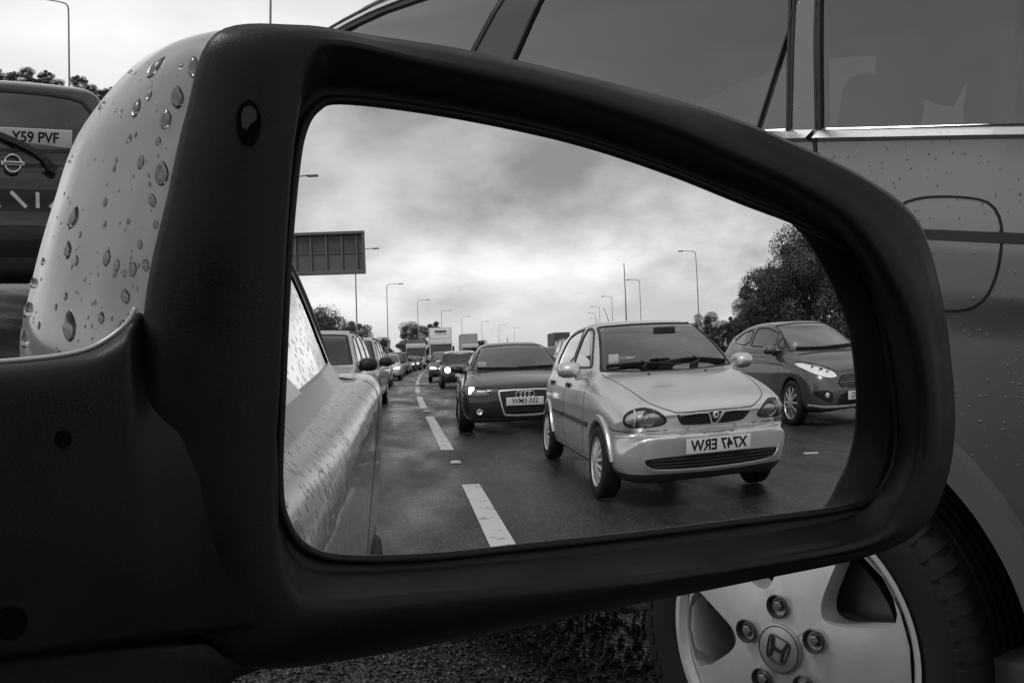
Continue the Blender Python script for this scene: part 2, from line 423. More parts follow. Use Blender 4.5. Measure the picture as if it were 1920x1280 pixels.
def surface_nets(f, lo, hi, h):
    n = np.ceil((np.array(hi)-lo)/h).astype(int)+1
    ax = [lo[k]+h*np.arange(n[k]) for k in range(3)]
    X, Y, Z = np.meshgrid(*ax, indexing='ij', sparse=False)
    D = f(X.ravel(), Y.ravel(), Z.ravel()).reshape(n)
    ins = D < 0
    cs = [(i, j, k) for i in (0, 1) for j in (0, 1) for k in (0, 1)]
    def sl(c): return tuple(slice(c[q], n[q]-1+c[q]) for q in range(3))
    cnt = sum(ins[sl(c)].astype(int) for c in cs); act = (cnt > 0) & (cnt < 8)
    idx = np.argwhere(act); num = np.full(act.shape, -1); num[act] = np.arange(len(idx))
    acc = np.zeros((len(idx), 3)); ct = np.zeros(len(idx))
    for a in range(8):
        for b in range(a+1, 8):
            ca, cb = np.array(cs[a]), np.array(cs[b])
            if np.abs(ca-cb).sum() != 1: continue
            da = D[tuple((idx+ca).T)]; db = D[tuple((idx+cb).T)]
            m = (da < 0) != (db < 0); t = np.where(m, da/np.where(m, da-db, 1), 0)
            p = ca+t[:, None]*(cb-ca); acc += np.where(m[:, None], p, 0); ct += m
    V = np.array(lo)+h*(idx+acc/ct[:, None])
    F = []
    for q in range(3):
        s0 = [slice(1, n[k]-1) for k in range(3)]; s0[q] = slice(0, n[q]-1); s1 = list(s0); s1[q] = slice(1, n[q])
        a = ins[tuple(s0)]; b = ins[tuple(s1)]; e = np.argwhere(a != b)
        off = np.array([1, 1, 1]); off[q] = 0; e = e+off
        sgn = ins[tuple(e.T)]
        u, v = [(1, 2), (2, 0), (0, 1)][q]
        def cell(du, dv):
            c = e.copy(); c[:, u] -= du; c[:, v] -= dv; return num[tuple(c.T)]
        Q = np.stack([cell(1, 1), cell(0, 1), cell(0, 0), cell(1, 0)], 1)
        Q = np.where(sgn[:, None], Q, Q[:, ::-1]); F.append(Q)
    return V, np.concatenate(F)
def inpoly(P, Q):
    A = P; B = np.roll(P, -1, 0); ins = np.zeros(len(Q), bool)
    for a, b in zip(A, B):
        if a[1] == b[1]: continue
        c = (a[1] <= Q[:, 1]) != (b[1] <= Q[:, 1])
        ins ^= c & (Q[:, 0] < a[0]+(Q[:, 1]-a[1])*(b[0]-a[0])/(b[1]-a[1]))
    return ins
def nearest_on(P, Q):
    A = P; B = np.roll(P, -1, 0); best = np.full(len(Q), 1e9); out = Q.copy()
    for a, b in zip(A, B):
        e = b-a; L = e@e
        if L < 1e-14: continue
        t = np.clip(((Q-a)@e)/L, 0, 1); p = a+t[:, None]*e; d = ((Q-p)**2).sum(1); m = d < best
        best[m] = d[m]; out[m] = p[m]
    return out
class Car:
    """spec: outlines in metres, s = distance back from the nose, z = height. Local axes: +x right, +y forward, origin mid-length."""
    def __init__(s, **k):
        s.__dict__.update(dict(bow_f=.12, bow_r=.08, gbow_f=.14, gbow_r=.12, crown=.035, gcrown=.05, k1=.14, k2=.10, kb=.04, h=.03,
                               arch=.33, axles=(.8, 3.2), win=.45, za=.29, it=2, arch_soft=.012, lip=0.0, wedge=0.))
        s.__dict__.update(k)
        s.low = Poly2(s.lower, s.it); s.gr = Poly2(s.green, s.it)
        W = s.W/2
        lo = np.array([-W-.08, -s.L/2-.08, .08]); hi = np.array([W+.08, s.L/2+.08, s.H+.10])
        s.V, s.F = surface_nets(s.f, lo, hi, s.h)
        for _ in range(3): s.newton()
        s.reg = np.zeros(len(s.F), int); s.names = ['body']
        s.locked = np.zeros(len(s.V), bool)
    def f(s, x, y, z):
        S = s.L/2-y; t = np.clip(S/s.L, 0, 1); x2 = x*x; ax = np.sqrt(x2+1e-6)
        bow = s.bow_f*(1-t)**2-s.bow_r*t**2
        a = s.low(S-bow*x2, z+s.crown*x2)
        zw = z-s.wedge*np.clip(S-2.0, 0, 1.6)*np.clip((z-.45)/.4, 0, 1) if s.wedge else z
        wl = np.interp(S, *zip(*s.wp))*np.interp(zw, *zip(*s.wf))
        f1 = smax(a, ax-wl, s.k1)
        gb = s.gbow_f*(1-t)-s.gbow_r*t
        a2 = s.gr(S-gb*x2, z+s.gcrown*x2)
        wg = np.interp(z, *zip(*s.gw))*np.interp(S, *zip(*s.gp))
        f2 = smax(a2, (ax-wg)*.95, s.k2)
        f = smin(f1, f2, s.kb)
        for sa in s.axles:
            r = np.hypot(S-sa, z-s.za)
            if s.lip:                                     # flared arch edge
                fl = np.maximum(np.abs(r-(s.arch+.02))-.035, ax-wl-s.lip); fl = np.maximum(fl, W_IN(s)-ax)
                f = smin(f, np.maximum(fl, .16-z), .03)
            c = np.maximum(r-s.arch, s.win-ax); f = np.maximum(f, -c) if s.arch_soft <= 0 else smax(f, -c, s.arch_soft)
        return f
    def grad(s, V, e=.008):
        x, y, z = V.T; g = np.stack([s.f(x+e, y, z)-s.f(x-e, y, z), s.f(x, y+e, z)-s.f(x, y-e, z), s.f(x, y, z+e)-s.f(x, y, z-e)], 1)/(2*e)
        return g
    def newton(s, mask=None, axis=None):
        V = s.V if mask is None else s.V[mask]
        if len(V) == 0: return
        f = s.f(*V.T); g = s.grad(V)
        if axis is None:
            st = -(f/np.maximum((g*g).sum(1), .05))[:, None]*g
        else:
            ga = g[:, axis]; ga = np.where(np.abs(ga) < .15, np.sign(ga+1e-9)*.15, ga); st = np.zeros_like(V); st[:, axis] = -f/ga
        st = np.clip(st, -.03, .03)
        if mask is None: s.V = V+st
        else: s.V[mask] = V+st
    AX = {'side': 0, 'front': 1, 'rear': 1, 'top': 2}
    def uv(s, view, V):
        if view == 'side': return np.stack([s.L/2-V[:, 1], V[:, 2]], 1)
        if view in ('front', 'rear'): return V[:, [0, 2]]
        return np.stack([V[:, 0], s.L/2-V[:, 1]], 1)
    views = None
    def region(s, name, view, P, smooth=2, lim=None, nmin=.12, sx=0, snap=True):
        """lim: (smin, smax) range along the car the region may take; sx: only that side"""
        P = chaikin(P, smooth) if smooth else np.array(P, float)
        N_ = s.grad(s.V); N_ /= np.linalg.norm(N_, axis=1)[:, None]+1e-9
        S = s.L/2-s.V[:, 1]; ok = np.ones(len(s.V), bool)
        if view == 'side': ok &= (np.abs(N_[:, 0]) > nmin) & (np.sign(N_[:, 0]) == np.sign(s.V[:, 0]))
        if view == 'side' and sx: ok &= np.sign(s.V[:, 0]) == sx
        if view == 'front': ok &= N_[:, 1] > nmin
        if view == 'rear': ok &= N_[:, 1] < -nmin
        if view == 'top': ok &= N_[:, 2] > nmin
        if lim: ok &= (S > lim[0]) & (S < lim[1])
        okf = ok[s.F].any(1)
        C = s.V[s.F].mean(1); u = s.uv(view, C)
        ins = okf & inpoly(P, u)
        if not ins.any(): return
        if snap:
            cand = okf & ~ins
            vi = np.zeros(len(s.V), bool); vi[s.F[ins].ravel()] = True
            vo = np.zeros(len(s.V), bool); vo[s.F[cand].ravel()] = True
            b = vi & vo & ~s.locked
            uvb = s.uv(view, s.V[b]); q = nearest_on(P, uvb)
            far = np.linalg.norm(q-uvb, axis=1) > s.h*1.6; q[far] = uvb[far]
            Vb = s.V[b]
            if view == 'side': Vb[:, 1] = s.L/2-q[:, 0]; Vb[:, 2] = q[:, 1]
            elif view == 'top': Vb[:, 0] = q[:, 0]; Vb[:, 1] = s.L/2-q[:, 1]
            else: Vb[:, 0] = q[:, 0]; Vb[:, 2] = q[:, 1]
            s.V[b] = Vb
            for _ in range(3): s.newton(b, s.AX[view])
            s.locked |= b
        if s.views is None: s.views = {}
        s.views[name] = view
        if name not in s.names: s.names.append(name)
        s.reg[ins] = s.names.index(name)
        return P
    def bvh(s):
        if not hasattr(s, '_b'): s._b = BVHTree.FromPolygons([tuple(v) for v in s.V], [tuple(f) for f in s.F])
        return s._b
    def hit(s, view, a, b, sx=1):
        """surface point and normal at view coordinates"""
        if view == 'side': o, d = (sx*2.5, s.L/2-a, b), (-sx, 0, 0)
        elif view == 'front': o, d = (a, s.L, b), (0, -1, 0)
        elif view == 'rear': o, d = (a, -s.L, b), (0, 1, 0)
        else: o, d = (a, s.L/2-b, 4), (0, 0, -1)
        p, n, i, t = s.bvh().ray_cast(Vector(o), Vector(d))
        if p is None: return None
        g = s.grad(np.array([p]))[0]; n = Vector(g); n.normalize(); return p, n
    def ribbon(s, mb, view, P, w, hgt, closed=False, sx=1, step=.04, lift=0., smooth=1, tilt=False):
        P = chaikin(P, smooth, closed) if smooth else np.array(P, float)
        P = resample(P, step, closed)
        H = [s.hit(view, a, b, sx) for a, b in P]; H = [q for q in H if q]
        if len(H) < 2: return
        # drop jumps onto another part of the body
        n = len(H); V = []; F = []; m = 4
        for i, (p, nn) in enumerate(H):
            if closed: t = H[(i+1) % n][0]-H[i-1][0]
            else: t = H[min(i+1, n-1)][0]-H[max(i-1, 0)][0]
            t.normalize(); b = nn.cross(t); b.normalize()
            h1 = h2 = hgt
            if tilt: h1, h2 = (hgt, 0.) if b.z > 0 else (0., hgt)          # lower edge stands proud: the strip looks up at the sky
            for c, hh in ((-.5, -.004), (-.38, h1), (.38, h2), (.5, -.004)): V.append(p+b*c*w+nn*(hh+lift))
        for i in range(n if closed else n-1):
            j = (i+1) % n
            for c in range(m-1): F.append((i*m+c, j*m+c, j*m+c+1, i*m+c+1))
        mb.add(V, F)
    def piece(s, name, ids, mat, parent, off=0., sx=0, inner=None, rough_split=None, objname=None):
        """mesh of the faces of some regions; inner = thickness of a dark inner skin"""
        m = np.isin(s.reg, ids)
        if sx: m &= np.sign(s.V[s.F].mean(1)[:, 0]) == sx
        F = s.F[m]
        if len(F) == 0: return None
        used = np.unique(F); mp = np.full(len(s.V), -1); mp[used] = np.arange(len(used))
        V = s.V[used]; g = s.grad(V); n = g/(np.linalg.norm(g, axis=1)[:, None]+1e-9)
        Fo = mp[F]; Vo = V+n*off
        if inner:
            k = len(V); Vi = V-n*inner
            o = mesh(objname or name, np.concatenate([Vo, Vi]), np.concatenate([Fo, Fo[:, ::-1]+k]), mat, parent, normals=np.concatenate([n, -n]),
                     mats=[M_DARK], midx=np.r_[np.zeros(len(Fo)), np.ones(len(Fo))])
        else:
            o = mesh(objname or name, Vo, Fo, mat, parent, normals=n)
        return o
    def ids(s, *names): return [s.names.index(n) for n in names if n in s.names]
def W_IN(s): return s.W/2-.12
def make_car(c, name, label, pmat, trim=M_TRIM, glass=M_GLASS, group=None, inner=.03, mats={}, low_mat=None, seats=True, lens=True):
    """builds the objects of a Car whose regions are set: region names decide the part names"""
    root = empty(name); tag(root, label, 'car', group)
    solid = [n for n in c.names if n == 'body']
    c.piece('body', c.ids('body'), pmat, root, inner=inner)
    for n in c.names:
        if n == 'body': continue
        if n.startswith('glass_'):
            pn = n[6:]
            for sx in ((-1, 1) if pn.startswith(('side', 'rear_side', 'quarter')) else (0,)):
                c.piece(pn, c.ids(n), glass, root, off=-.004, sx=sx)
        elif n.startswith('lamp_'):
            pn = n[5:]
            for sx in (-1, 1):
                o = c.piece(pn, c.ids(n), mats.get(n, M_REFLECTOR), root, off=-.016, sx=sx)
                if o and lens:
                    l = c.piece('lens', c.ids(n), M_LENS, o, off=.002, sx=sx)
        else:
            for sx in ((-1, 1) if c.views[n] == 'side' or n in ('lower_intake', 'tail_lamp') else (0,)): c.piece(n, c.ids(n), mats.get(n, trim), root, sx=sx)
    return root
def plate(root, c, view, z, text, w=.52, h=.111, x=0., size=.098, tilt=0., lift=.012, sq=.95, bold=.022):
    p, n = c.hit(view, x, z)
    sgn = 1 if view == 'front' else -1
    o = MB().box((-w/2, -.006, -h/2), (w/2, .006, h/2), .004).build('number_plate', M_PLATE, root)
    autosmooth(o); o.location = (x, p.y+sgn*lift, z); o.rotation_euler = (R(tilt)*sgn, 0, 0)
    text_mesh('plate_lettering', text, size, M_INK, o, (0, sgn*.0068, 0), (R(90), 0, math.pi if sgn > 0 else 0), depth=.0008, bold=bold, squeeze=sq)
    return o
def seat(root, x, y, z0=.28, w=.46, h=.62, mat=None, head=True, rake=12, scale=1.0):
    mat = mat or M_SEAT
    e = MB().box((-w/2, -.08, 0), (w/2, .42, .16), .05).box((-w/2, -.16, .10), (w/2, -.03, h), .055)
    if head:
        e.box((-.12, -.15, h+.04), (.12, -.06, h+.22), .04).box((-.05, -.115, h-.02), (.05, -.095, h+.08))
    o = e.build('seat', mat, root); autosmooth(o, 50); o.location = (x, y, z0); o.rotation_euler = (R(rake*.6), 0, 0); return o
def door_mirror(root, c, x, y, z, mat, base=M_TRIM, size=(.20, .12, .14), stalk=.05):
    for sx in (-1, 1):
        bm = bmesh.new(); bmesh.ops.create_uvsphere(bm, u_segments=20, v_segments=12, radius=1)
        for v in bm.verts:
            q = v.co; q.x = math.copysign(abs(q.x)**.7, q.x); q.z = math.copysign(abs(q.z)**.75, q.z)
            yy = q.y if q.y > 0 else max(q.y, -.35)
            v.co = (sx*(x+size[0]/2*(1+q.x)), y+yy*size[1], z+q.z*size[2]/2)
        me = bpy.data.meshes.new('door_mirror'); bm.to_mesh(me); bm.free()
        o = link('door_mirror', me, root, [mat]); autosmooth(o, 50)
        MB().box((min(sx*(x-stalk), sx*(x+.05)), y-.03, z-size[2]/2-.02), (max(sx*(x-stalk), sx*(x+.05)), y+.04, z-.02), .012).build('mirror_stalk', base, o)
        g = MB(); g.box((min(sx*(x+.02), sx*(x+size[0]-.02)), y-.35*size[1]-.004, z-size[2]*.38), (max(sx*(x+.02), sx*(x+size[0]-.02)), y-.35*size[1]-.001, z+size[2]*.38))
        g.build('mirror_glass', M_CHROME, o)
# ---------------------------------------------------------------- road
XL = np.array([(160, 16), (120, 9.5), (60, 3.4), (30, 1.75), (10, 1.05), (0, .86), (-4, .74), (-6.3, .67), (-9, .53), (-14.6, .34), (-18, .2), (-22.8, .08), (-27, -.01),
               (-36, -.09), (-45, -.08), (-55, .0), (-64, .16), (-75, .55), (-91, 1.9), (-117, 5.6), (-145, 10.2), (-169, 15.4), (-195, 22), (-260, 42), (-420, 112)], float)
_c = catmull(XL, 8, closed=False); _o = np.argsort(_c[:, 0])
def xl(y): return float(np.interp(y, _c[_o, 0], _c[_o, 1]))
def strip(name, o0, o1, z, y0, y1, mat, step=2.0, parent=None):
    ys = np.arange(y0, y1+step*.5, step); V = []; F = []
    ys = np.linspace(y0, y1, max(2, int(round((y1-y0)/step))+1))
    for y in ys: V += [(xl(y)+o0, y, z), (xl(y)+o1, y, z)]
    for i in range(len(ys)-1): F.append((2*i, 2*i+1, 2*i+3, 2*i+2))
    return mesh(name, V, F, mat, parent, smooth=False)
def asphalt():
    m = bpy.data.materials.new('wet_asphalt'); m.use_nodes = True; nt = m.node_tree; L = nt.links.new
    b = nt.nodes['Principled BSDF']; tc = nt.nodes.new('ShaderNodeTexCoord')
    mq = N(nt, 'ShaderNodeMapping'); mq.inputs['Scale'].default_value = (1.0, .16, 1.0); L(tc.outputs['Object'], mq.inputs[0])
    n1 = N(nt, 'ShaderNodeTexNoise', i_2=1.1, i_3=7.0, i_4=.66); L(mq.outputs[0], n1.inputs[0])
    n2 = N(nt, 'ShaderNodeTexNoise', i_2=24.0, i_3=5.0, i_4=.7); L(tc.outputs['Object'], n2.inputs[0])
    vo = N(nt, 'ShaderNodeTexVoronoi', i_2=85.0); L(tc.outputs['Object'], vo.inputs[0])
    c1 = N(nt, 'ShaderNodeMapRange', i_1=.3, i_2=.7, i_3=.016, i_4=.046); L(n1.outputs[0], c1.inputs[0])
    c2 = N(nt, 'ShaderNodeMapRange', i_1=.2, i_2=.8, i_3=.25, i_4=2.1); L(vo.outputs['Color'], c2.inputs[0])
    mu = N(nt, 'ShaderNodeMath', operation='MULTIPLY'); L(c1.outputs[0], mu.inputs[0]); L(c2.outputs[0], mu.inputs[1]); L(mu.outputs[0], b.inputs['Base Color'])
    mp = N(nt, 'ShaderNodeMapping'); mp.inputs['Scale'].default_value = (1.0, .35, 1.0); L(tc.outputs['Object'], mp.inputs[0])
    n3 = N(nt, 'ShaderNodeTexNoise', i_2=1.1, i_3=5.0, i_4=.6); L(mp.outputs[0], n3.inputs[0])
    rr = N(nt, 'ShaderNodeMapRange', i_1=.36, i_2=.62, i_3=.54, i_4=.17); L(n3.outputs[0], rr.inputs[0]); L(rr.outputs[0], b.inputs['Roughness'])
    b.inputs['Specular IOR Level'].default_value = .34
    hs = N(nt, 'ShaderNodeMath', operation='MULTIPLY_ADD', i_1=.35); iv = N(nt, 'ShaderNodeMath', operation='MULTIPLY', i_1=-1.0); L(vo.outputs['Distance'], iv.inputs[0]); L(n2.outputs[0], hs.inputs[0]); L(iv.outputs[0], hs.inputs[2])
    bs = N(nt, 'ShaderNodeMapRange', i_1=.36, i_2=.62, i_3=1.0, i_4=.26); L(n3.outputs[0], bs.inputs[0])
    bp = N(nt, 'ShaderNodeBump'); bp.inputs['Distance'].default_value = .010; L(hs.outputs[0], bp.inputs['Height']); L(bs.outputs[0], bp.inputs['Strength']); L(bp.outputs[0], b.inputs['Normal'])
    return m
M_ROAD = asphalt()
M_VERGE = pri('verge_grass', .035, .9, noise=(.8, .5), bump=(6, .8, .05))
def worn_paint():
    m = pri('road_paint', .60, .5, bump=(40, .4, .003)); nt = m.node_tree; L = nt.links.new; b = nt.nodes['Principled BSDF']
    tc = nt.nodes.new('ShaderNodeTexCoord'); n = N(nt, 'ShaderNodeTexNoise', i_2=5.0, i_3=9.0, i_4=.72); L(tc.outputs['Object'], n.inputs[0])
    r = N(nt, 'ShaderNodeMapRange', i_1=.34, i_2=.46, i_3=.10, i_4=.62); L(n.outputs[0], r.inputs[0]); L(r.outputs[0], b.inputs['Base Color']); return m
M_LINE = worn_paint()
tag(mesh('ground', [(-900, -900, -.05), (900, -900, -.05), (900, 900, -.05), (-900, 900, -.05)], [(0, 1, 2, 3)], M_VERGE, smooth=False), kind='structure')
tag(strip('road', -4.25, 19.5, 0.0, -420, 160, M_ROAD), kind='structure')
kb = MB()
for o0, o1 in ((-4.40, -4.25), (19.5, 19.65)):
    ys = np.linspace(-420, 160, 200); V = []; F = []
    for y in ys: V += [(xl(y)+o0, y, -.05), (xl(y)+o0, y, .12), (xl(y)+o1, y, .12), (xl(y)+o1, y, -.05)]
    for i in range(len(ys)-1):
        for k in range(3): F.append((4*i+k, 4*i+k+1, 4*i+k+5, 4*i+k+4))
    kb.add(V, F)
tag(kb.build('kerb', pri('kerb_concrete', .22, .8, noise=(3, .2))), kind='structure')
def dash_mesh(name, o, spans, w=.165):
    V = []; F = []
    for a, b in spans:
        ys = np.linspace(a, b, 4); k = len(V)
        for y in ys: V += [(xl(y)+o-w/2, y, .004), (xl(y)+o+w/2, y, .004)]
        F += [(k+2*i, k+2*i+1, k+2*i+3, k+2*i+2) for i in range(3)]
    return tag(mesh(name, V, F, M_LINE, smooth=False), kind='structure')
sp = [(-6.25-8.27*i-(0 if i == 0 else 0), -.62-8.27*i) for i in range(-8, 24)]
dash_mesh('lane_line', 0, sp)
dash_mesh('lane_line', 3.82, [(a-1.05, b-1.05) for a, b in sp if b < -16 or a > 6])
dash_mesh('lane_line', 7.5, [(a-.6, b-.6) for a, b in sp])
dash_mesh('lane_line', 11.2, [(a-2.6, b-2.6) for a, b in sp])
dash_mesh('edge_line', -3.75, [(y, y+8) for y in range(-300, 150, 8)], .2)
stp = MB().box((-.06, -.045, 0), (.06, .045, .006)).box((-.045, -.035, .006), (.045, .035, .020), .005)
st0 = None
for i in range(0, 6):
    for o, dy, w in ((0, -7.7, 0),):
        y = dy-8.27*i
        if st0 is None: ob = st0 = stp.build('road_stud', M_WHITE)
        else: ob = st0.copy(); COL.objects.link(ob)
        ob.location = (xl(y)+o, y, .005)
        tag(ob, 'small white road stud in a gap of the dashed lane line behind our car', 'road stud', 'road studs between the dashes')
# loose stone chips in the dressing beside the SUV, too many to count
def chips():
    g = np.random.default_rng(11); n = 17000
    o = np.array([(1, 0, 0), (-1, 0, 0), (0, 1, 0), (0, -1, 0), (0, 0, 1), (0, 0, -1)], float); f = np.array([(0, 2, 4), (2, 1, 4), (1, 3, 4), (3, 0, 4), (2, 0, 5), (1, 2, 5), (3, 1, 5), (0, 3, 5)])
    P = o[None]*g.uniform(.55, 1.25, (n, 6, 1)); s = g.uniform(.0045, .0105, n); P = P*s[:, None, None]*np.array([1, 1, .62])
    a = g.uniform(0, 6.283, n); ca, sa = np.cos(a)[:, None], np.sin(a)[:, None]; t = g.normal(0, .35, n)[:, None]
    x, y, z = P[..., 0]*ca-P[..., 1]*sa, P[..., 0]*sa+P[..., 1]*ca, P[..., 2]
    y, z = y*np.cos(t)-z*np.sin(t), y*np.sin(t)+z*np.cos(t)
    c = np.stack([g.uniform(.75, 3.1, n), g.uniform(1.3, 4.6, n), s*.30+.0005], 1)
    V = np.stack([x, y, z], -1)+c[:, None]
    F = f[None]+6*np.arange(n)[:, None, None]
    m = pri('stone_chip', .040, .5, noise=(55, .75))
    ob = mesh('stone_chips', V.reshape(-1, 3), F.reshape(-1, 3), m, smooth=False)
    tag(ob, kind='stuff')
chips()
# ---------------------------------------------------------------- lamp posts
pap = MB().box((-.09, -.05, 0), (.09, .06, .004)).build('paper_scrap', M_WHITE); pap.location = (4.49, -6.31, .004); pap.rotation_euler = (0, R(1), .3)
tag(pap, 'scrap of white paper on the wet road beside the silver hatchback', 'litter')
M_STEEL = pri('lamp_steel', .20, .5, metal=.4)
def lamp(h=10.0, arm=1.5, rot=0.0):
    r = empty('street_lamp')
    m = MB().tube([(0, 0, 0), (0, 0, 1.4), (0, 0, 1.42), (0, 0, h-.35)], [.10, .095, .068, .042], 12)
    m.build('pole', M_STEEL, r, smooth=True)
    a = MB().tube([(0, 0, h-.36), (.03, 0, h-.14), (.16, 0, h-.02), (.5, 0, h+.03), (arm, 0, h+.08)], [.042, .04, .036, .03, .028], 8)
    a.build('arm', M_STEEL, r, smooth=True)
    hd = MB().box((arm-.1, -.09, h+.03), (arm+.5, .09, h+.11), .03); autosmooth(hd.build('lamp_head', M_STEEL, r))
    MB().box((arm-.02, -.08, h+.005), (arm+.5, .08, h+.03), .01).build('lamp_glass', pri('lamp_glass', .3, .2), r)
    return r
lp0 = lamp()
first = True
left = [(-36.1, -4.6), (-61.3, -3.2), (-91, -2.1), (-117.3, 1.4), (-145.6, 5.8), (-168.8, 11), (-194.9, 17.6), (-222, 25), (-249, 33)]
right = [(-67.9, 26.0), (-94.9, 27.9), (-122.3, 31), (-148.8, 35.2), (-172.8, 40.1), (-200, 47), (-226, 55), (-253, 64)]
fwd = [(66.6, 26.0), (46.9, 26.6), (95, 28)]
def put_lamp(x, y, flip, label):
    global first
    o = lp0 if first else copy_tree(lp0); first = False
    o.location = (x, y, -.05); o.rotation_euler = (0, 0, math.pi if flip else 0)
    tag(o, label, 'street lamp', 'lamp posts along the road')
for i, (y, x) in enumerate(left):
    put_lamp(x-2.0, y, False, ['grey lamp post whose arm shows above the big sign, left of the queue', 'grey lamp post rising behind the large sign board', 'tall grey lamp post left of the queue, nearest one clear of the sign',
        'grey lamp post in front of the white lorry, left of the road', 'fifth lamp post of the left row, above the far lorries'][i] if i < 5 else 'small distant lamp post on the left row, fading into the bright sky')
for i, (y, x) in enumerate(right):
    put_lamp(x+2.0, y, True, ['tall lamp post standing behind the roof of the silver hatchback', 'lamp post with arm above the middle of the silver hatchback roof', 'third lamp post of the right row, shorter beyond the tall mast',
        'distant lamp post of the right row, fourth from the trees'][i] if i < 4 else 'tiny far lamp post where the right row meets the horizon')
for i, (y, x) in enumerate(fwd):
    put_lamp(x, y, True, ['thin lamp post with arm above the dark estate ahead', 'thin lamp post seen just above the mirror housing', 'far lamp post ahead, hidden low behind the traffic'][i])
ms = MB().tube([(0, 0, 0), (0, 0, 13.6)], [.14, .07], 8); mo = ms.build('mast', M_STEEL, smooth=True); mo.location = (31.2, -107, -.05)
tag(mo, 'plain thin mast taller than the lamp posts beside it', 'mast')
# ---------------------------------------------------------------- large sign seen from its back
def sign():
    r = empty('road_sign', (-2.9, -26, 0)); tag(r, 'large grey road sign board seen from its ribbed back on a post', 'road sign')
    g = pri('sign_back', .14, .5, metal=.2, noise=(2, .12)); g2 = pri('sign_frame', .15, .45, metal=.3)
    MB().box((-1.9, 0, 4.12), (1.14, .035, 5.52)).build('board', g, r)
    f = MB()
    for z0, z1 in ((4.08, 4.20), (5.44, 5.54)): f.box((-1.9, -.02, z0), (1.17, .22, z1), .01)
    f.box((1.08, -.02, 4.20), (1.17, .22, 5.44), .01).box((-1.9, -.02, 4.20), (-1.82, .22, 5.44), .01); f.build('frame', g2, r)
    for x in (-1.25, -.72, -.18, .36, .88): MB().box((x-.03, .037, 4.20), (x+.03, .13, 5.44), .006).build('rib', g2, r)
    MB().box((-1.8, .037, 4.80), (1.06, .075, 4.84)).build('rail', g2, r)
    for x0, x1 in ((-1.21, -.76), (-.68, -.22), (-.14, .32), (.40, .84)): MB().box((x0, .037, 4.86), (x1, .05, 5.36)).build('back_panel', pri('sign_panel_dark', .085, .5, noise=(3, .2)), r)
    MB().tube([(-3.4, .1, -.05), (-3.4, .1, 5.6)], .12, 12).tube([(-3.4, .1, 5.2), (-1.8, .1, 5.2)], .07, 10).tube([(-3.4, .1, 4.4), (-1.8, .1, 4.4)], .07, 10).build('post', M_STEEL, r, smooth=True)
sign()
# ---------------------------------------------------------------- trees
M_LEAF = pri('foliage', .115, .7, noise=(1.1, .65)); M_LEAF2 = pri('foliage_dark', .09, .75, noise=(1.3, .65)); M_BARK = pri('bark', .06, .9)
def tree_mesh(h, w, n, leaf, seed, base=.22):
    g = np.random.default_rng(seed); V = []; F = []
    nb = 34; cen = []
    for i in range(nb):
        t = g.uniform(base, .93); rad = w/2*math.sqrt(max(.08, 1-((t-.5)/.55)**2))*g.uniform(.25, .85); a = g.uniform(0, 6.283)
        cen.append((rad*math.cos(a), rad*math.sin(a), t*h, g.uniform(.07, .22)*w))
    for i in range(n):
        c = cen[g.integers(nb)]; d = g.normal(size=3); d /= np.linalg.norm(d); rr = c[3]*(g.uniform(.45, 1.0)**.5)*g.uniform(.8, 1.15)
        p = np.array(c[:3])+d*rr*np.array([1, 1, .8])
        if p[2] < base*h*.5: continue
        nrm = d+g.normal(size=3)*.7; nrm /= np.linalg.norm(nrm); a = np.cross(nrm, g.normal(size=3)); a /= np.linalg.norm(a)+1e-9; b = np.cross(nrm, a)
        s1 = leaf*g.uniform(.6, 1.5); k = len(V)
        V += [p-a*s1, p-b*s1*.55, p+a*s1, p+b*s1*.6]; F.append((k, k+1, k+2, k+3))
    return V, F, cen
TREES = []
for sd, (h, w, n, lf) in enumerate(((11, 9, 30000, .095), (9, 10, 30000, .10), (12.5, 9, 30000, .10))):
    V, F, cen = tree_mesh(h, w, n, lf, sd+3, .12)
    r = empty('tree'); mesh('crown', V, F, M_LEAF if sd != 1 else M_LEAF2, r, smooth=False)
    tm = MB().tube([(0, 0, -.1), (.1, 0, h*.25), (-.05, .1, h*.55), (0, 0, h*.85)], [.3, .24, .15, .04], 8)
    for c in cen[:8]: tm.tube([(0, 0, h*.25+.1*c[2]), (c[0]*.5, c[1]*.5, c[2]*.75), c[:3]], [.12, .07, .02], 5)
    tm.build('trunk', M_BARK, r, smooth=True); TREES.append(r)
tused = [False]*3
def tree(k, x, y, s, label, group, rz=0., sz=1.):
    o = TREES[k] if not tused[k] else copy_tree(TREES[k]); tused[k] = True
    o.location = (x, y, -.1); o.scale = (s, s, s*sz); o.rotation_euler = (0, 0, rz); tag(o, label, 'tree', group)
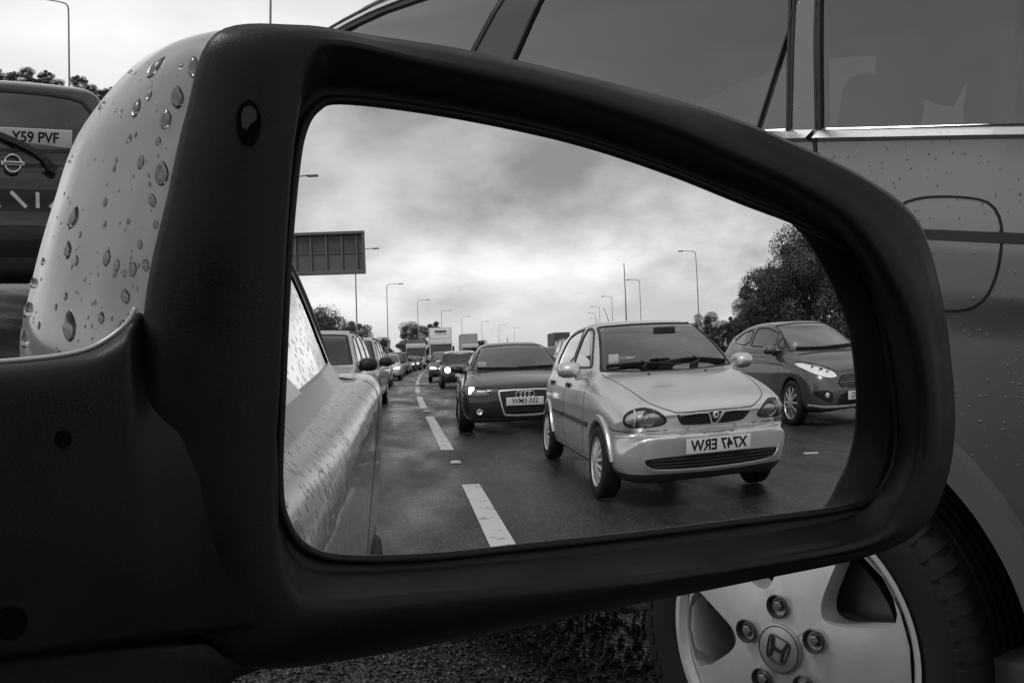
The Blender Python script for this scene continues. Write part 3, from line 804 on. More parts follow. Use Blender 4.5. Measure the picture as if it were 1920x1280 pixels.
# ---------------------------------------------------------------- our car's door mirror (millimetres in the plane of its glass)
MO = Vector((0.28545125, 0.30387152, 1.12720942)); MN = Vector((-0.26887847, -0.9604253, 0.07271599)); MN.normalize()
ME1 = Vector((0, 0, 1)).cross(MN).normalized(); ME2 = MN.cross(ME1).normalized()
MR = 1.18
def mp(u, v, h=0.): return MO+ME1*(u*.001)+ME2*(v*.001)+MN*h
def sag(u, v): return -(MR-math.sqrt(MR*MR-(u*u+v*v)*1e-6))
RG = [(-76.8, 76.0), (-50.6, 74.4), (-21.1, 70.7), (5.7, 66.0), (36.4, 58.4), (67.5, 49.1), (96.4, 40.9), (117.7, 31.4), (130.9, 14.6), (139.4, -11.8), (143.7, -33.7), (143.7, -43.8), (141.3, -51.8), (133.3, -60.4), (116.9, -63.4), (71.7, -63.8), (26.8, -64.4), (-13.6, -64.8), (-50.4, -65.2), (-76.3, -63.5), (-87.9, -59.8), (-94.4, -51.4), (-96.8, -38.2), (-95.6, -6.0), (-93.6, 29.1), (-90.9, 54.6), (-88.4, 66.7), (-84.2, 73.3)]
RA = [(-83.2, 88.1), (-56.5, 84.6), (-27.7, 80.8), (0.2, 76.1), (29.8, 69.3), (61.0, 60.2), (83.4, 52.6), (104.9, 41.9), (119.5, 26.5), (133.3, 5.1), (139.5, -16.6), (141.1, -32.4), (139.9, -44.2), (134.1, -56.7), (119.0, -71.2), (74.0, -74.8), (18.7, -74.9), (-20.2, -74.1), (-56.1, -73.1), (-87.9, -72.0), (-96.7, -68.2), (-101.1, -55.6), (-102.5, -35.4), (-100.6, -4.7), (-98.4, 33.5), (-96.3, 57.8), (-94.0, 73.0), (-91.0, 83.0)]
RS = [(-91.7, 96.6), (-68.8, 95.3), (-41.2, 93.5), (-13.7, 90.2), (23.5, 84.6), (59.3, 77.7), (88.6, 69.2), (114.7, 60.1), (135.9, 49.7), (146.3, 38.5), (154.6, 14.6), (160.0, -13.8), (161.5, -34.1), (158.0, -54.3), (147.4, -70.8), (124.7, -79.9), (67.8, -84.6), (14.3, -88.2), (-43.4, -92.1), (-95.0, -93.9), (-114.1, -88.7), (-129.2, -69.0), (-135.5, -42.2), (-138.5, -13.2), (-135.6, 19.8), (-129.4, 46.9), (-124.1, 69.5), (-115.8, 92.3)]
SUBK = 7
cG, cA, cS = [catmull(r, SUBK) for r in (RG, RA, RS)]
NRG = len(cG)
def loft(rings, close_first=False, close_last=False):
    V = []; F = []; n = len(rings[0])
    for r in rings: V += [tuple(p) for p in r]
    for i in range(len(rings)-1):
        for k in range(n):
            k2 = (k+1) % n; F.append((i*n+k, i*n+k2, (i+1)*n+k2, (i+1)*n+k))
    if close_last:
        b = (len(rings)-1)*n; c = np.mean([rings[-1][k] for k in range(n)], axis=0); V.append(tuple(c)); F += [(b+k, b+(k+1) % n, len(V)-1) for k in range(n)]
    return V, F
def ring3(c, h): return [mp(u, v, h(u, v) if callable(h) else h) for u, v in c]
def off2(c, d):
    t = np.roll(c, -1, 0)-np.roll(c, 1, 0); n = np.stack([t[:, 1], -t[:, 0]], 1); n /= np.linalg.norm(n, axis=1)[:, None]
    return c-n*d         # positive = outwards (rings run clockwise)
def build_mirror(car):
    base = car.location.copy()
    def put(o): o.location = o.location-base; return o
    # --- glass: a spherical cap with exact normals, filled from the outline by shrinking rings
    rings = []; nr = 46; cen = cG.mean(0)
    gg = off2(cG, -.2)
    V = []; Nn = []; F = []
    for i in range(nr):
        f_ = 1-i/(nr-1); q = cen+(gg-cen)*f_ if i < nr-1 else None
        if q is None: break
        for u, v in q:
            V.append(mp(u, v, sag(u, v))); Nn.append(((ME1*u+ME2*v)*.001+MN*(MR+sag(u, v))).normalized())
    for i in range(nr-2):
        for k in range(NRG):
            k2 = (k+1) % NRG; F.append((i*NRG+k, i*NRG+k2, (i+1)*NRG+k2, (i+1)*NRG+k))
    V.append(mp(*cen, sag(*cen))); Nn.append(((ME1*cen[0]+ME2*cen[1])*.001+MN*(MR+sag(*cen))).normalized())
    F += [((nr-2)*NRG+k, (nr-2)*NRG+(k+1) % NRG, len(V)-1) for k in range(NRG)]
    gm = pri('mirror_silver', .90, .0, metal=1.)
    # make the faces look towards the driver
    a, b, c = [Vector(V[i]) for i in F[0][:3]]
    if (b-a).cross(c-a).dot(MN) < 0: F = [tuple(reversed(f)) for f in F]
    # --- bezel: black plastic ring with an inner wall, rolled crest and outer edge
    sg = lambda d: (lambda u, v: sag(u, v)+d)
    mid = lambda t: cA+(cS-cA)*t
    # the crest stands lower towards the outer end
    hu = lambda u, v: -.0035*min(1, max(0, (u-30)/40))
    sgh = lambda d: (lambda u, v: d+hu(u, v))
    rs = [ring3(off2(cG, -1.0), sg(-.004)), ring3(off2(cG, -.9), sg(.0006)), ring3(off2(cG, .3), sg(.0016)), ring3(off2(cG, 1.6), sg(.0012)), ring3(off2(cG, 2.2), sg(-.0012)),
          ring3(cG+(cA-cG)*.45, sg(.003)), ring3(cG+(cA-cG)*.8, sgh(.006)), ring3(off2(cA, -.6), sgh(.0095)), ring3(cA, sgh(.0118)), ring3(off2(cA, 1.2), sgh(.0128)), ring3(off2(cA, 2.8), sgh(.0132))]
    rs += [ring3(mid(.36), sgh(.0126)), ring3(mid(.62), sgh(.0104)), ring3(mid(.84), .0066), ring3(off2(cS, -1.4), .0036), ring3(cS, .0015), ring3(off2(cS, -.2), -.002), ring3(off2(cS, -2.), -.006), ring3(off2(cS, -12), -.03)]
    V2, F2 = loft(rs)
    mb = MB().add(V2, F2); bz = mb.build('door_mirror', M_BLACK, car, smooth=True); put(bz)
    mg = mesh('mirror_glass', V, F, gm, bz, normals=Nn)
    # --- painted shell
    RM = []
    ov = {23: (-166.7, -1.4), 24: (-163.6, 18.6), 25: (-156.7, 44.0), 26: (-146.6, 70.4), 27: (-123.7, 95.0), 22: (-160, -22), 21: (-140, -52), 20: (-112, -72)}
    for k, (u, v) in enumerate(RS):
        if k in ov: RM.append(ov[k])
        elif k <= 8: RM.append((u*.995, v+5.8))
        elif k <= 13: RM.append((u-3, v))
        else: RM.append((u*.95, v*.88))
    cM = catmull(RM, SUBK); cc = cM.mean(0)
    def bl(t): return off2(cS, -1.0)*(1-t)+cM*t
    sh = [ring3(off2(cS, -1.2), -.0035), ring3(bl(.22), -.008), ring3(bl(.5), -.017), ring3(bl(.8), -.030), ring3(cM, -.046)]
    for f_, h in ((.985, -.058), (.94, -.070), (.85, -.082), (.70, -.092), (.45, -.099), (.2, -.102)): sh.append(ring3(cc+(cM-cc)*f_, h))
    V3, F3 = loft(sh, close_last=True)
    shell = MB().add(V3, F3).build('painted_shell', M_SHELL, bz, smooth=True)
    bvh = BVHTree.FromPolygons([tuple(v) for v in V3], F3)
    # --- arm to the door and its lower cover
    ARM = [(-215, -1.6), (-174.8, -.6), (-161.2, .2), (-149.6, 2.6), (-142.3, 7.6), (-137.0, 17), (-122, 21), (-106, 18), (-104, -80), (-138.2, -79.5), (-176.3, -78.6), (-215, -78)]
    def slab(name, P, h0, h1, mat, bev, drop=0, sink=None):
        P = resample(chaikin(P, 2), 4); bm = bmesh.new(); n = len(P)
        a = [bm.verts.new(mp(u, v, h0-(sink(u) if sink else 0))) for u, v in P]; b = [bm.verts.new(mp(u, v-drop*max(0, min(1, (v+45)/40)), h1)) for u, v in P]
        f1 = bm.faces.new(a); bm.faces.new(b[::-1])
        for i in range(n): bm.faces.new((a[i], b[i], b[(i+1) % n], a[(i+1) % n]))
        bmesh.ops.recalc_face_normals(bm, faces=bm.faces)
        ed = [e for e in bm.edges if (e.verts[0] in a and e.verts[1] in a) or (e.verts[0] in b and e.verts[1] in b)]
        bmesh.ops.bevel(bm, geom=ed, offset=bev, segments=4, affect='EDGES', profile=.5)
        me = bpy.data.meshes.new(name); bm.to_mesh(me); bm.free(); o = link(name, me, bz, [mat]); return autosmooth(o, 50)
    # arm: columns across its length, rolled top edge, dipping under the bezel at the glass end
    top = np.array([(-215, -1.0), (-185, -.9), (-174.8, -.6), (-161.2, .4), (-152, 2.2), (-145.5, 5.6), (-141, 9.6), (-138.2, 12.6), (-135.5, 14), (-131, 13.5), (-125, 11), (-117, 7), (-109, 2), (-100, -4)], float)
    tt = catmull(top, 6, closed=False); V5 = []; F5 = []; nrow = 0
    for u, v in tt:
        fz = .0103+.0014*min(1, max(0, (u+124)/12))-.006*min(1, max(0, (u+108)/8)); b = -79.4
        col = [(v-3.2, -.045), (v-1.2, -.028), (v-.2, -.012), (v, fz-.008), (v-.5, fz-.0045), (v-1.8, fz-.0018), (v-4.0, fz-.0005), (v-8, fz), ((v+b)/2, fz), (b+4, fz), (b+1.2, fz-.001), (b, fz-.004), (b, -.045)]
        w_ = min(1, max(0, (u+143)/8)); w_ = w_*w_*(3-2*w_)
        def dip(y): q_ = min(1, max(0, (y+30)/36)); return .013*q_*q_*(3-2*q_)*w_
        nrow = len(col)+2; mid_ = [((v+b)/2+(v-8-(v+b)/2)*t_, fz) for t_ in (.66, .33)]
        col = col[:8]+mid_+col[8:]; V5 += [mp(u, y, h-dip(y)) for y, h in col]
    for i in range(len(tt)-1):
        for k in range(nrow-1): F5.append((i*nrow+k, i*nrow+k+1, (i+1)*nrow+k+1, (i+1)*nrow+k))
    autosmooth(MB().add(V5, F5).build('mirror_arm', M_BLACK, bz, smooth=True), 70)
    CAP = [(-215, -79.8), (-176.3, -80.2), (-137.9, -80.6), (-112, -82.4), (-98.5, -84.6), (-95.9, -88.4), (-97.7, -92.2), (-104.2, -94.9), (-115.3, -97.1), (-121.7, -114.5), (-160, -130), (-215, -125)]
    slab('lower_cover', CAP, .0005, -.045, M_BLACK, .004)
    # added bright line along the shell's foot: a highlight put into paler paint
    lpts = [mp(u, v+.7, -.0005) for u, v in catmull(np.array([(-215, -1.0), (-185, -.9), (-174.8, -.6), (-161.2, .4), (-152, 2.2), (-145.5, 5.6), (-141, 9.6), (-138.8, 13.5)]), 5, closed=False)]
    MB().tube(lpts, .0007, 8).build('edge_highlight', pri('highlight_paint', .62, .25, metal=.2, coat=1.), bz, smooth=True)
    # flat dark discs that paint the shade of recesses in the black plastic
    for (u, v, r1, r2) in ((-109.3, 66.2, 3.4, 6.2), (-159.8, -20.7, 2.2, 2.5), (-174.0, -69.0, 4.2, 4.6)):
        h = .0133 if u > -120 else .0106
        m = MB(); n = 24; V4 = []; F4 = []
        for rr, dh in ((1.05, -.0008), (1.0, .0002), (.9, .0001), (.6, .00015), (.3, .0002)):
            for k in range(n):
                q = 2*math.pi*k/n; V4.append(mp(u+r1*rr*math.cos(q), v+r2*rr*math.sin(q), h+dh))
        for i in range(4):
            for k in range(n): F4.append((i*n+k, i*n+(k+1) % n, (i+1)*n+(k+1) % n, (i+1)*n+k))
        F4.append(tuple(4*n+k for k in range(n)))
        m.add(V4, F4).build('recess_shade', pri('shade_black', .002, .8, spec=.1), bz, smooth=True)
        if u > -150:
            fl = [(-.62, -.25), (-.66, .30), (-.45, .62), (.1, .74), (.55, .55), (.62, .15), (.2, -.05), (-.25, -.35)]
            fv = [mp(u+r1*a, v+r2*b, h+.0006) for a, b in fl]; fb = [mp(u+r1*a, v+r2*b, h-.001) for a, b in fl]; nn = len(fl)
            MB().add(fv+fb, [tuple(range(nn))]+[(i, i+nn, (i+1) % nn+nn, (i+1) % nn) for i in range(nn)]).build('lit_facet', pri('lit_grey', .022, .45), bz)  # paler raised patch paints the lit facet inside the recess
    return bz, bvh
# raindrops hanging on the painted shell: position in the mirror plane and half height, millimetres
DROPS = [(-127.4, 86.7, 3.5), (-116.3, 87.3, 2.8), (-121.3, 77.9, 3.0), (-133.5, 74.0, 2.8), (-125.0, 71.2, 2.6), (-143.6, 74.1, 1.4), (-129.6, 77.7, 1.4), (-132.4, 57.8, 1.9), (-126.2, 54.5, 3.1), (-135.5, 64.9, 1.1), (-133.8, 65.8, 0.9), (-127.1, 64.2, 1.2), (-140.2, 55.6, 1.1), (-152.4, 40.5, 3.1), (-157.3, 47.3, 2.8), (-143.0, 45.5, 1.4), (-153.9, 31.0, 2.4), (-159.3, 40.1, 1.1), (-143.2, 38.8, 1.1), (-142.8, 28.7, 2.1), (-139.9, 26.4, 1.6), (-135.2, 25.3, 1.8), (-131.4, 26.5, 1.6), (-137.5, 17.1, 1.9), (-144.6, 10.7, 1.6), (-153.8, 8.4, 3.9), (-165.7, 13.3, 2.1), (-166.7, 4.7, 2.3), (-138.4, 7.4, 2.1), (-129.2, 46.3, 1.8), (-128.2, 39.0, 1.2), (-139.5, 58.0, 0.9), (-164.0, 21.2, 1.4), (-161.0, 27.5, 1.1), (-151.5, 27.8, 1.4), (-154.7, 17.2, 1.1), (-157.5, 14.0, 0.9), (-133.0, 32.8, 1.2), (-140.4, 24.0, 1.1), (-137.7, 24.0, 1.1), (-162.3, 8.6, 1.1), (-119.9, 87.4, 1.1), (-150.3, 35.5, 0.9), (-160.8, 34.5, 1.1), (-136.4, 39.7, 0.9)]
def raindrops(bvh):
    water = pri('rain_water', 1.0, .0, trans=1., ior=1.33)
    bm = bmesh.new(); bmesh.ops.create_uvsphere(bm, u_segments=20, v_segments=14, radius=1)
    for v in bm.verts:                     # teardrop: fuller towards the bottom, flat on the paint
        q = v.co; w = 1-.28*max(0, q.z); v.co = (q.x*.62*w, q.y*.60*(1-.35*max(0, q.z)), q.z)
    me = bpy.data.meshes.new('raindrop'); bm.to_mesh(me); bm.free(); me.materials.append(water)
    me.polygons.foreach_set('use_smooth', [True]*len(me.polygons))
    cpos = Vector((0, 0, CAMZ))
    rr = random.Random(4)
    lst = list(DROPS)
    for k in range(120):                       # and many small ones between them
        v = rr.uniform(0, 94); u0 = -120-46*math.sqrt(max(0, 1-(v/100)**2)); u1 = -119-18*max(0, 1-v/90)
        lst.append((rr.uniform(u0, u1), v, rr.choice((.35, .45, .5, .6, .8))))
    for i, (u, v, s) in enumerate(lst):
        t = mp(u, v, -.03); d = (t-cpos).normalized(); p, n, f, dist = bvh.ray_cast(cpos, d)
        if p is None: continue
        if n.dot(d) > 0: n = -n
        if i < len(DROPS): s *= 1.2
        o = bpy.data.objects.new('raindrop', me); COL.objects.link(o)
        up = Vector((0, 0, 1)); up = (up-n*up.dot(n)).normalized(); x = up.cross(n).normalized()
        M = Matrix((( x.x, -n.x, up.x), (x.y, -n.y, up.y), (x.z, -n.z, up.z)))
        # local y runs into the paint
        tilt = Matrix.Rotation(rr.uniform(-.35, .2), 3, 'Y')
        o.matrix_world = Matrix.Translation(p-n*(s*.0001)) @ (M @ tilt).to_4x4() @ Matrix.Diagonal((s*.001, s*.00062, s*.00105, 1))
        big = s >= 2.3; high = v > 50; sz = 'large' if big else 'small' if s >= .85 else 'tiny'
        tag(o, sz+' clear raindrop hanging on the '+('upper' if high else 'lower')+' half of the glossy mirror shell', 'raindrop', sz+(' upper' if high else ' lower')+' raindrops on the mirror shell')
# ---------------------------------------------------------------- paints
P_SILVER = paint('silver_paint', .74, .72, .34)
P_OWN = rain_paint('own_silver_paint', .40, .82, .26, 62, (1, 1.0, .40), .8, .5, .37)
M_SHELL = pri('shell_paint', .34, .16, metal=.35, coat=1., noise=(30, .03), coat_rough=.02)
P_DKGREY = paint('dark_grey_paint', .018, .25, .30, 1.)
P_FIESTA = paint('mid_grey_paint', .13, .65, .30, .9)
P_SUV = rain_paint('suv_grey_paint', .22, .72, .30, 80, (1, 1, .8), .30, .35, .172, .7)
P_PALE = paint('pale_silver_paint', .55, .4, .38)
P_WHITE = paint('white_car_paint', .66, 0., .35)
P_BLACK = paint('black_paint', .014, .1, .25, 1.)
P_GREY2 = paint('grey_paint', .17, .4, .35)
M_BUMP = pri('bumper_plastic', .035, .55)
M_GRILLE = pri('grille_black', .010, .5)
M_LIT = bpy.data.materials.new('lit_headlamp'); M_LIT.use_nodes = True
_b = M_LIT.node_tree.nodes['Principled BSDF']; _b.inputs['Emission Color'].default_value = (1, 1, 1, 1); _b.inputs['Emission Strength'].default_value = 2.2
FLUTED = pri('fluted_reflector', .80, .4, metal=.0, bump=(60, .6, .004)); M_BOWL = pri('lamp_bowl', .62, .35, metal=.3, bump=(80, .3, .003))
LAMP_GLOW = pri('lamp_white', .85, .35); LAMP_GLOW.node_tree.nodes['Principled BSDF'].inputs['Emission Color'].default_value = (1, 1, 1, 1); LAMP_GLOW.node_tree.nodes['Principled BSDF'].inputs['Emission Strength'].default_value = .45  # white headlight interior with a weak glow
M_TAIL = pri('tail_lamp', .09, .2, coat=1.)

def seal(c, root, name, specs, mat=M_TRIM):
    """thin strips along outlines: (view, points, width, height, closed, sides)"""
    for view, P, w, h, closed, sides in specs:
        for sx in sides:
            mb = MB(); c.ribbon(mb, view, P, w, h, closed, sx, step=.016)
            if mb.V: mb.build(name, mat, root, smooth=False)
def strips(c, root, name, specs, mat, **kw):
    """like seal, with the ribbon options given: (view, points, width, height, closed, sides)"""
    for view, P, w, h, closed, sides in specs:
        for sx in sides:
            mb = MB(); c.ribbon(mb, view, P, w, h, closed, sx, **kw)
            if mb.V: mb.build(name, mat, root, smooth=False)
LR = (-1, 1); ONE = (1,)
def ellipse(cx, cz, rx, rz, n=20, p=1.0):
    out = []
    for k in range(n):
        q = 2*math.pi*k/n; a, b = math.cos(q), math.sin(q)
        out.append((cx+rx*math.copysign(abs(a)**p, a), cz+rz*math.copysign(abs(b)**p, b)))
    return out
def mirrorx(P): return [(-a, b) for a, b in P]

# ================================================================ silver hatchback (main car in the mirror)
def corsa():
    c = Car(L=3.73, W=1.61, H=1.42, h=.020,
        lower=[(.10, .19), (.02, .24), (-.02, .34), (-.03, .47), (-.032, .525), (-.030, .537), (-.02, .541), (.105, .547), (.118, .55), (.116, .558), (.040, .660), (.038, .675), (.056, .705), (.115, .738), (.20, .775), (.4, .835), (.7, .895), (1.0, .945), (1.15, .965), (1.8, .975), (2.6, .985), (3.3, 1.0), (3.60, 1.0), (3.68, .9), (3.73, .6), (3.71, .35), (3.6, .22), (3.0, .19), (2.2, .19), (1.2, .19)],
        green=[(.95, .86), (1.06, .955), (1.30, 1.11), (1.55, 1.255), (1.76, 1.345), (1.98, 1.395), (2.3, 1.418), (2.7, 1.41), (3.05, 1.375), (3.3, 1.315), (3.45, 1.20), (3.64, .98), (3.6, .86)],
        wp=[(-.1, .68), (0, .695), (.12, .735), (.3, .775), (.7, .80), (1.5, .806), (2.8, .806), (3.3, .785), (3.6, .74), (3.8, .69)],
        wf=[(.1, .90), (.25, .955), (.4, .99), (.55, 1.0), (.68, 1.0), (.8, .985), (.9, .955), (1.0, .915), (1.1, .86)],
        gw=[(.85, .735), (.97, .722), (1.1, .672), (1.25, .605), (1.36, .545), (1.45, .46)], gp=[(.9, .93), (1.3, 1.0), (2.8, 1.0), (3.6, .93)],
        axles=(.72, 3.163), za=.285, arch=.318, win=.50, bow_f=.16, bow_r=.10, gbow_f=.19, gbow_r=.10, crown=.045, gcrown=.06, k1=.17, k2=.10, kb=.035)
    hl = [(.405, .632), (.42, .606), (.48, .594), (.60, .590), (.69, .596), (.725, .622), (.725, .662), (.685, .700), (.61, .722), (.54, .720), (.46, .684)]
    lim = (-.1, .62)
    for P in (hl, mirrorx(hl)): c.region('lamp_headlight', 'front', P, lim=lim, nmin=.02)
    c.region('grille', 'front', [(-.325, .672), (.325, .672), (.33, .655), (.29, .60), (.24, .582), (-.24, .582), (-.29, .60), (-.33, .655)], 1, lim=lim)
    c.region('lower_grille', 'front', [(-.57, .385), (0, .395), (.57, .385), (.60, .36), (.55, .315), (.45, .30), (0, .292), (-.45, .30), (-.55, .315), (-.60, .36)], 2, lim=lim)
    c.region('lower_skirt', 'front', [(-.85, .275), (-.60, .270), (0, .262), (.60, .270), (.85, .275), (.85, .05), (-.85, .05)], 0, lim=(-.1, .4), nmin=-.9)
    ws = [(-.655, .965), (-.40, .952), (0, .945), (.40, .952), (.655, .965), (.655, .985), (.52, 1.335), (.49, 1.352), (.25, 1.36), (0, 1.363), (-.25, 1.36), (-.49, 1.352), (-.52, 1.335), (-.655, .985)]
    c.region('glass_windscreen', 'front', ws, 1, lim=(.85, 2.1), nmin=.1)
    df = [(1.33, .995), (1.36, 1.03), (1.62, 1.205), (1.80, 1.295), (1.95, 1.335), (2.10, 1.345), (2.13, 1.34), (2.14, .998), (2.1, .992)]
    dr = [(2.225, .998), (2.215, 1.345), (2.50, 1.338), (2.78, 1.305), (2.95, 1.235), (3.08, 1.08), (3.09, 1.02), (3.04, 1.005)]
    c.region('glass_side_window', 'side', df, 1); c.region('glass_rear_side_window', 'side', dr, 1)
    c.region('glass_rear_window', 'rear', [(-.58, 1.02), (.58, 1.02), (.47, 1.28), (-.47, 1.28)], 2)
    root = make_car(c, 'hatchback', 'silver five door hatchback with round headlights, nearest car behind in the mirror', P_SILVER, mats={'grille': M_GRILLE, 'lower_grille': M_GRILLE, 'lower_skirt': M_BUMP, 'lamp_headlight': FLUTED})
    seal(c, root, 'window_seal', [('front', ws, .030, .004, True, ONE), ('side', df, .028, .005, True, LR), ('side', dr, .028, .005, True, LR)])
    g = .012
    seal(c, root, 'panel_gap', [('front', [(-.66, .94), (-.60, .86), (-.55, .78), (-.50, .74), (-.36, .69), (-.33, .68), (0, .684), (.33, .68), (.36, .69), (.50, .74), (.55, .78), (.60, .86), (.66, .94)], .011, .001, False, ONE),
        ('side', [(1.30, .97), (1.26, .8), (1.28, .5), (1.33, .30)], g, .001, False, LR), ('side', [(2.18, 1.36), (2.18, .98), (2.17, .6), (2.17, .30)], g, .001, False, LR), ('side', [(3.1, .99), (3.02, .85), (2.86, .62), (2.80, .5), (2.76, .32)], g, .001, False, LR),
        ('front', hl, .016, .003, True, ONE), ('front', mirrorx(hl), .016, .003, True, ONE), ('side', [(.02, .558), (.25, .560), (.42, .575)], .010, .001, False, LR)])
    seal(c, root, 'side_strip', [('side', [(1.10, .545), (1.5, .552), (2.14, .558)], .05, .012, False, LR), ('side', [(2.20, .558), (2.75, .563)], .05, .012, False, LR), ('side', [(1.12, .255), (2.75, .255)], .03, .010, False, LR)], pri('moulding_grey', .07, .5))
    hb = MB()
    for sx in LR:
        for sa in (2.02, 2.86):
            p, n = c.hit('side', sa, .835, sx); hb.box((min(p.x-.004*sx, p.x+.022*sx), p.y-.075, p.z-.022), (max(p.x-.004*sx, p.x+.022*sx), p.y+.075, p.z+.022), .009)
    n4 = len(hb.V)//4; f4 = len(hb.F)//4
    for k in range(4): MB().add(hb.V[k*n4:(k+1)*n4], [tuple(i-k*n4 for i in f) for f in hb.F[k*f4:(k+1)*f4]]).build('door_handle', M_TRIM, root)
    # flared arch lips
    strips(c, root, 'arch_lip', [('side', [(sa+.345*math.cos(q), .285+.345*math.sin(q)) for q in np.linspace(R(8), R(172), 30)], .05, .016, False, LR) for sa in (.72, 3.163)], P_SILVER, step=.03, smooth=0)
    # grille: slats and the chrome bar dipping to a V round the badge
    strips(c, root, 'grille_slat', [('front', [(-.27, z), (0, z+.002), (.27, z)], .008, .006, False, ONE) for z in (.60, .62, .64)], pri('slat', .05, .4), step=.05)
    v = MB(); c.ribbon(v, 'front', [(-.315, .664), (-.16, .672), (-.075, .67), (-.055, .655), (-.02, .596), (0, .590), (.02, .596), (.055, .655), (.075, .67), (.16, .672), (.315, .664)], .015, .020, step=.012, smooth=0)
    v.build('chrome_bar', M_ALLOY, root)
    p, n = c.hit('front', 0, .648)
    MB().lathe([(-.01, .0005), (.014, .0005), (.014, .020), (.010, .026), (-.01, .026)], 28, 'y', (0, p.y+.006, .650)).build('badge', M_ALLOY, root, smooth=True)
    MB().lathe([(.0, .0005), (.016, .0005), (.016, .011), (0, .012)], 20, 'y', (.002, p.y+.006, .652)).build('badge_emblem', M_TRIM, root)
    lp = MB(); c.ribbon(lp, 'front', [(-.61, .40), (-.60, .35), (-.545, .304), (-.44, .290), (0, .283), (.44, .290), (.545, .304), (.60, .35), (.61, .40)], .016, .010, step=.02, smooth=1); lp.build('bumper_lip', P_SILVER, root)
    bt = MB(); c.ribbon(bt, 'front', [(-.76, .52), (-.60, .532), (0, .540), (.60, .532), (.76, .52)], .018, .008, step=.04); bt.build('bumper_edge', P_SILVER, root)
    strips(c, root, 'grille_slat', [('front', [(-.54, z), (0, z-.003), (.54, z)], .008, .008, False, ONE) for z in (.322, .345, .368)], pri('slat', .05, .4), step=.05)
    plate(root, c, 'front', .452, 'X747 ERW', w=.57, h=.104, lift=.016, size=.104, sq=1.02, bold=.028)
    # headlight bowls and indicators behind the lens
    for sx in LR:
        p, n = c.hit('front', sx*.545, .665)
        b = MB(); b.lathe([(-.05, .001), (-.045, .026), (-.025, .050), (.0, .058)], 28, 'y', (sx*.545, p.y-.012, .656)); autosmooth(b.build('lamp_bowl', M_BOWL, root, smooth=True), 60)
        MB().lathe([(-.05, .0005), (-.01, .012), (.005, .0005)], 14, 'y', (sx*.545, p.y-.012, .662)).build('bulb', M_WHITE, root, smooth=True)
        vb = MB(); c.ribbon(vb, 'front', [(sx*.655, .60), (sx*.65, .66), (sx*.645, .71)], .014, .004, step=.02, lift=.001); vb.build('lamp_divider', M_WHITE, root)
    # wipers, washer jets, bonnet marks
    for Pb, Pa in (([(-.60, .998), (-.30, 1.012), (.02, .985)], [(-.30, .965), (-.22, .99), (-.28, 1.012)]), ([(-.06, 1.005), (.25, 1.03), (.60, .992)], [(.18, .965), (.32, 1.0), (.25, 1.03)])):
        wp = MB(); c.ribbon(wp, 'front', Pb, .020, .022, step=.03); c.ribbon(wp, 'front', Pa, .016, .030, step=.03); wp.build('wiper', M_TRIM, root)
    for x in (-.28, .28):
        p, n = c.hit('top', x, .93); MB().lathe([(0, .016), (.012, .012), (.014, .0005)], 12, 'z', (p.x, p.y, p.z-.002)).build('washer_jet', M_TRIM, root)
    MB().tube([(0, c.L/2-3.2, 1.34), (0, c.L/2-3.55, 1.62)], [.006, .003], 6).build('aerial', M_TRIM, root)
    # tax discs, sticker, rear view mirror
    p, n = c.hit('front', -.50, 1.03); MB().box((-.565, p.y-.026, .985), (-.47, p.y-.022, 1.10), .001).build('sticker', M_PLATE, root).rotation_euler = (0, 0, 0)
    MB().box((-.11, .56, 1.25), (.11, .60, 1.31), .012).build('inner_mirror', M_TRIM, root)
    door_mirror(root, c, .795, c.L/2-1.42, .985, P_SILVER, P_SILVER, (.215, .13, .135), .06)
    seat(root, -.34, -.05, .30, .48, .60); seat(root, .34, -.05, .30, .48, .60); seat(root, -.36, -.95, .34, .5, .56); seat(root, .36, -.95, .34, .5, .56)
    ring = MB(); V = []; 
    MB().box((-.66, .42, .80), (.66, .62, .93), .05).build('dashboard', M_DARK, root)
    q = MB(); q.lathe([(math.cos(a)*.013, .185+math.sin(a)*.013) for a in np.linspace(0, 2*math.pi, 9)[:-1]], 32, 'y', closed=True); q.box((-.17, -.01, -.015), (.17, .01, .015))
    o = q.build('steering_wheel', M_TRIM, root, smooth=True); o.location = (.36, .30, .93); o.rotation_euler = (R(-65+90-25), 0, 0)
    wh = wheel_proto(.283, .17, .182, 13, (.026, .020), hub_r=.045, dish=.022, crown=.003, nlug=4, win0=.062)
    put_wheels(root, wh, [(sx*.722, c.L/2-sa, .29) for sa in (.72, 3.163) for sx in (-1, 1)])
    return root, c
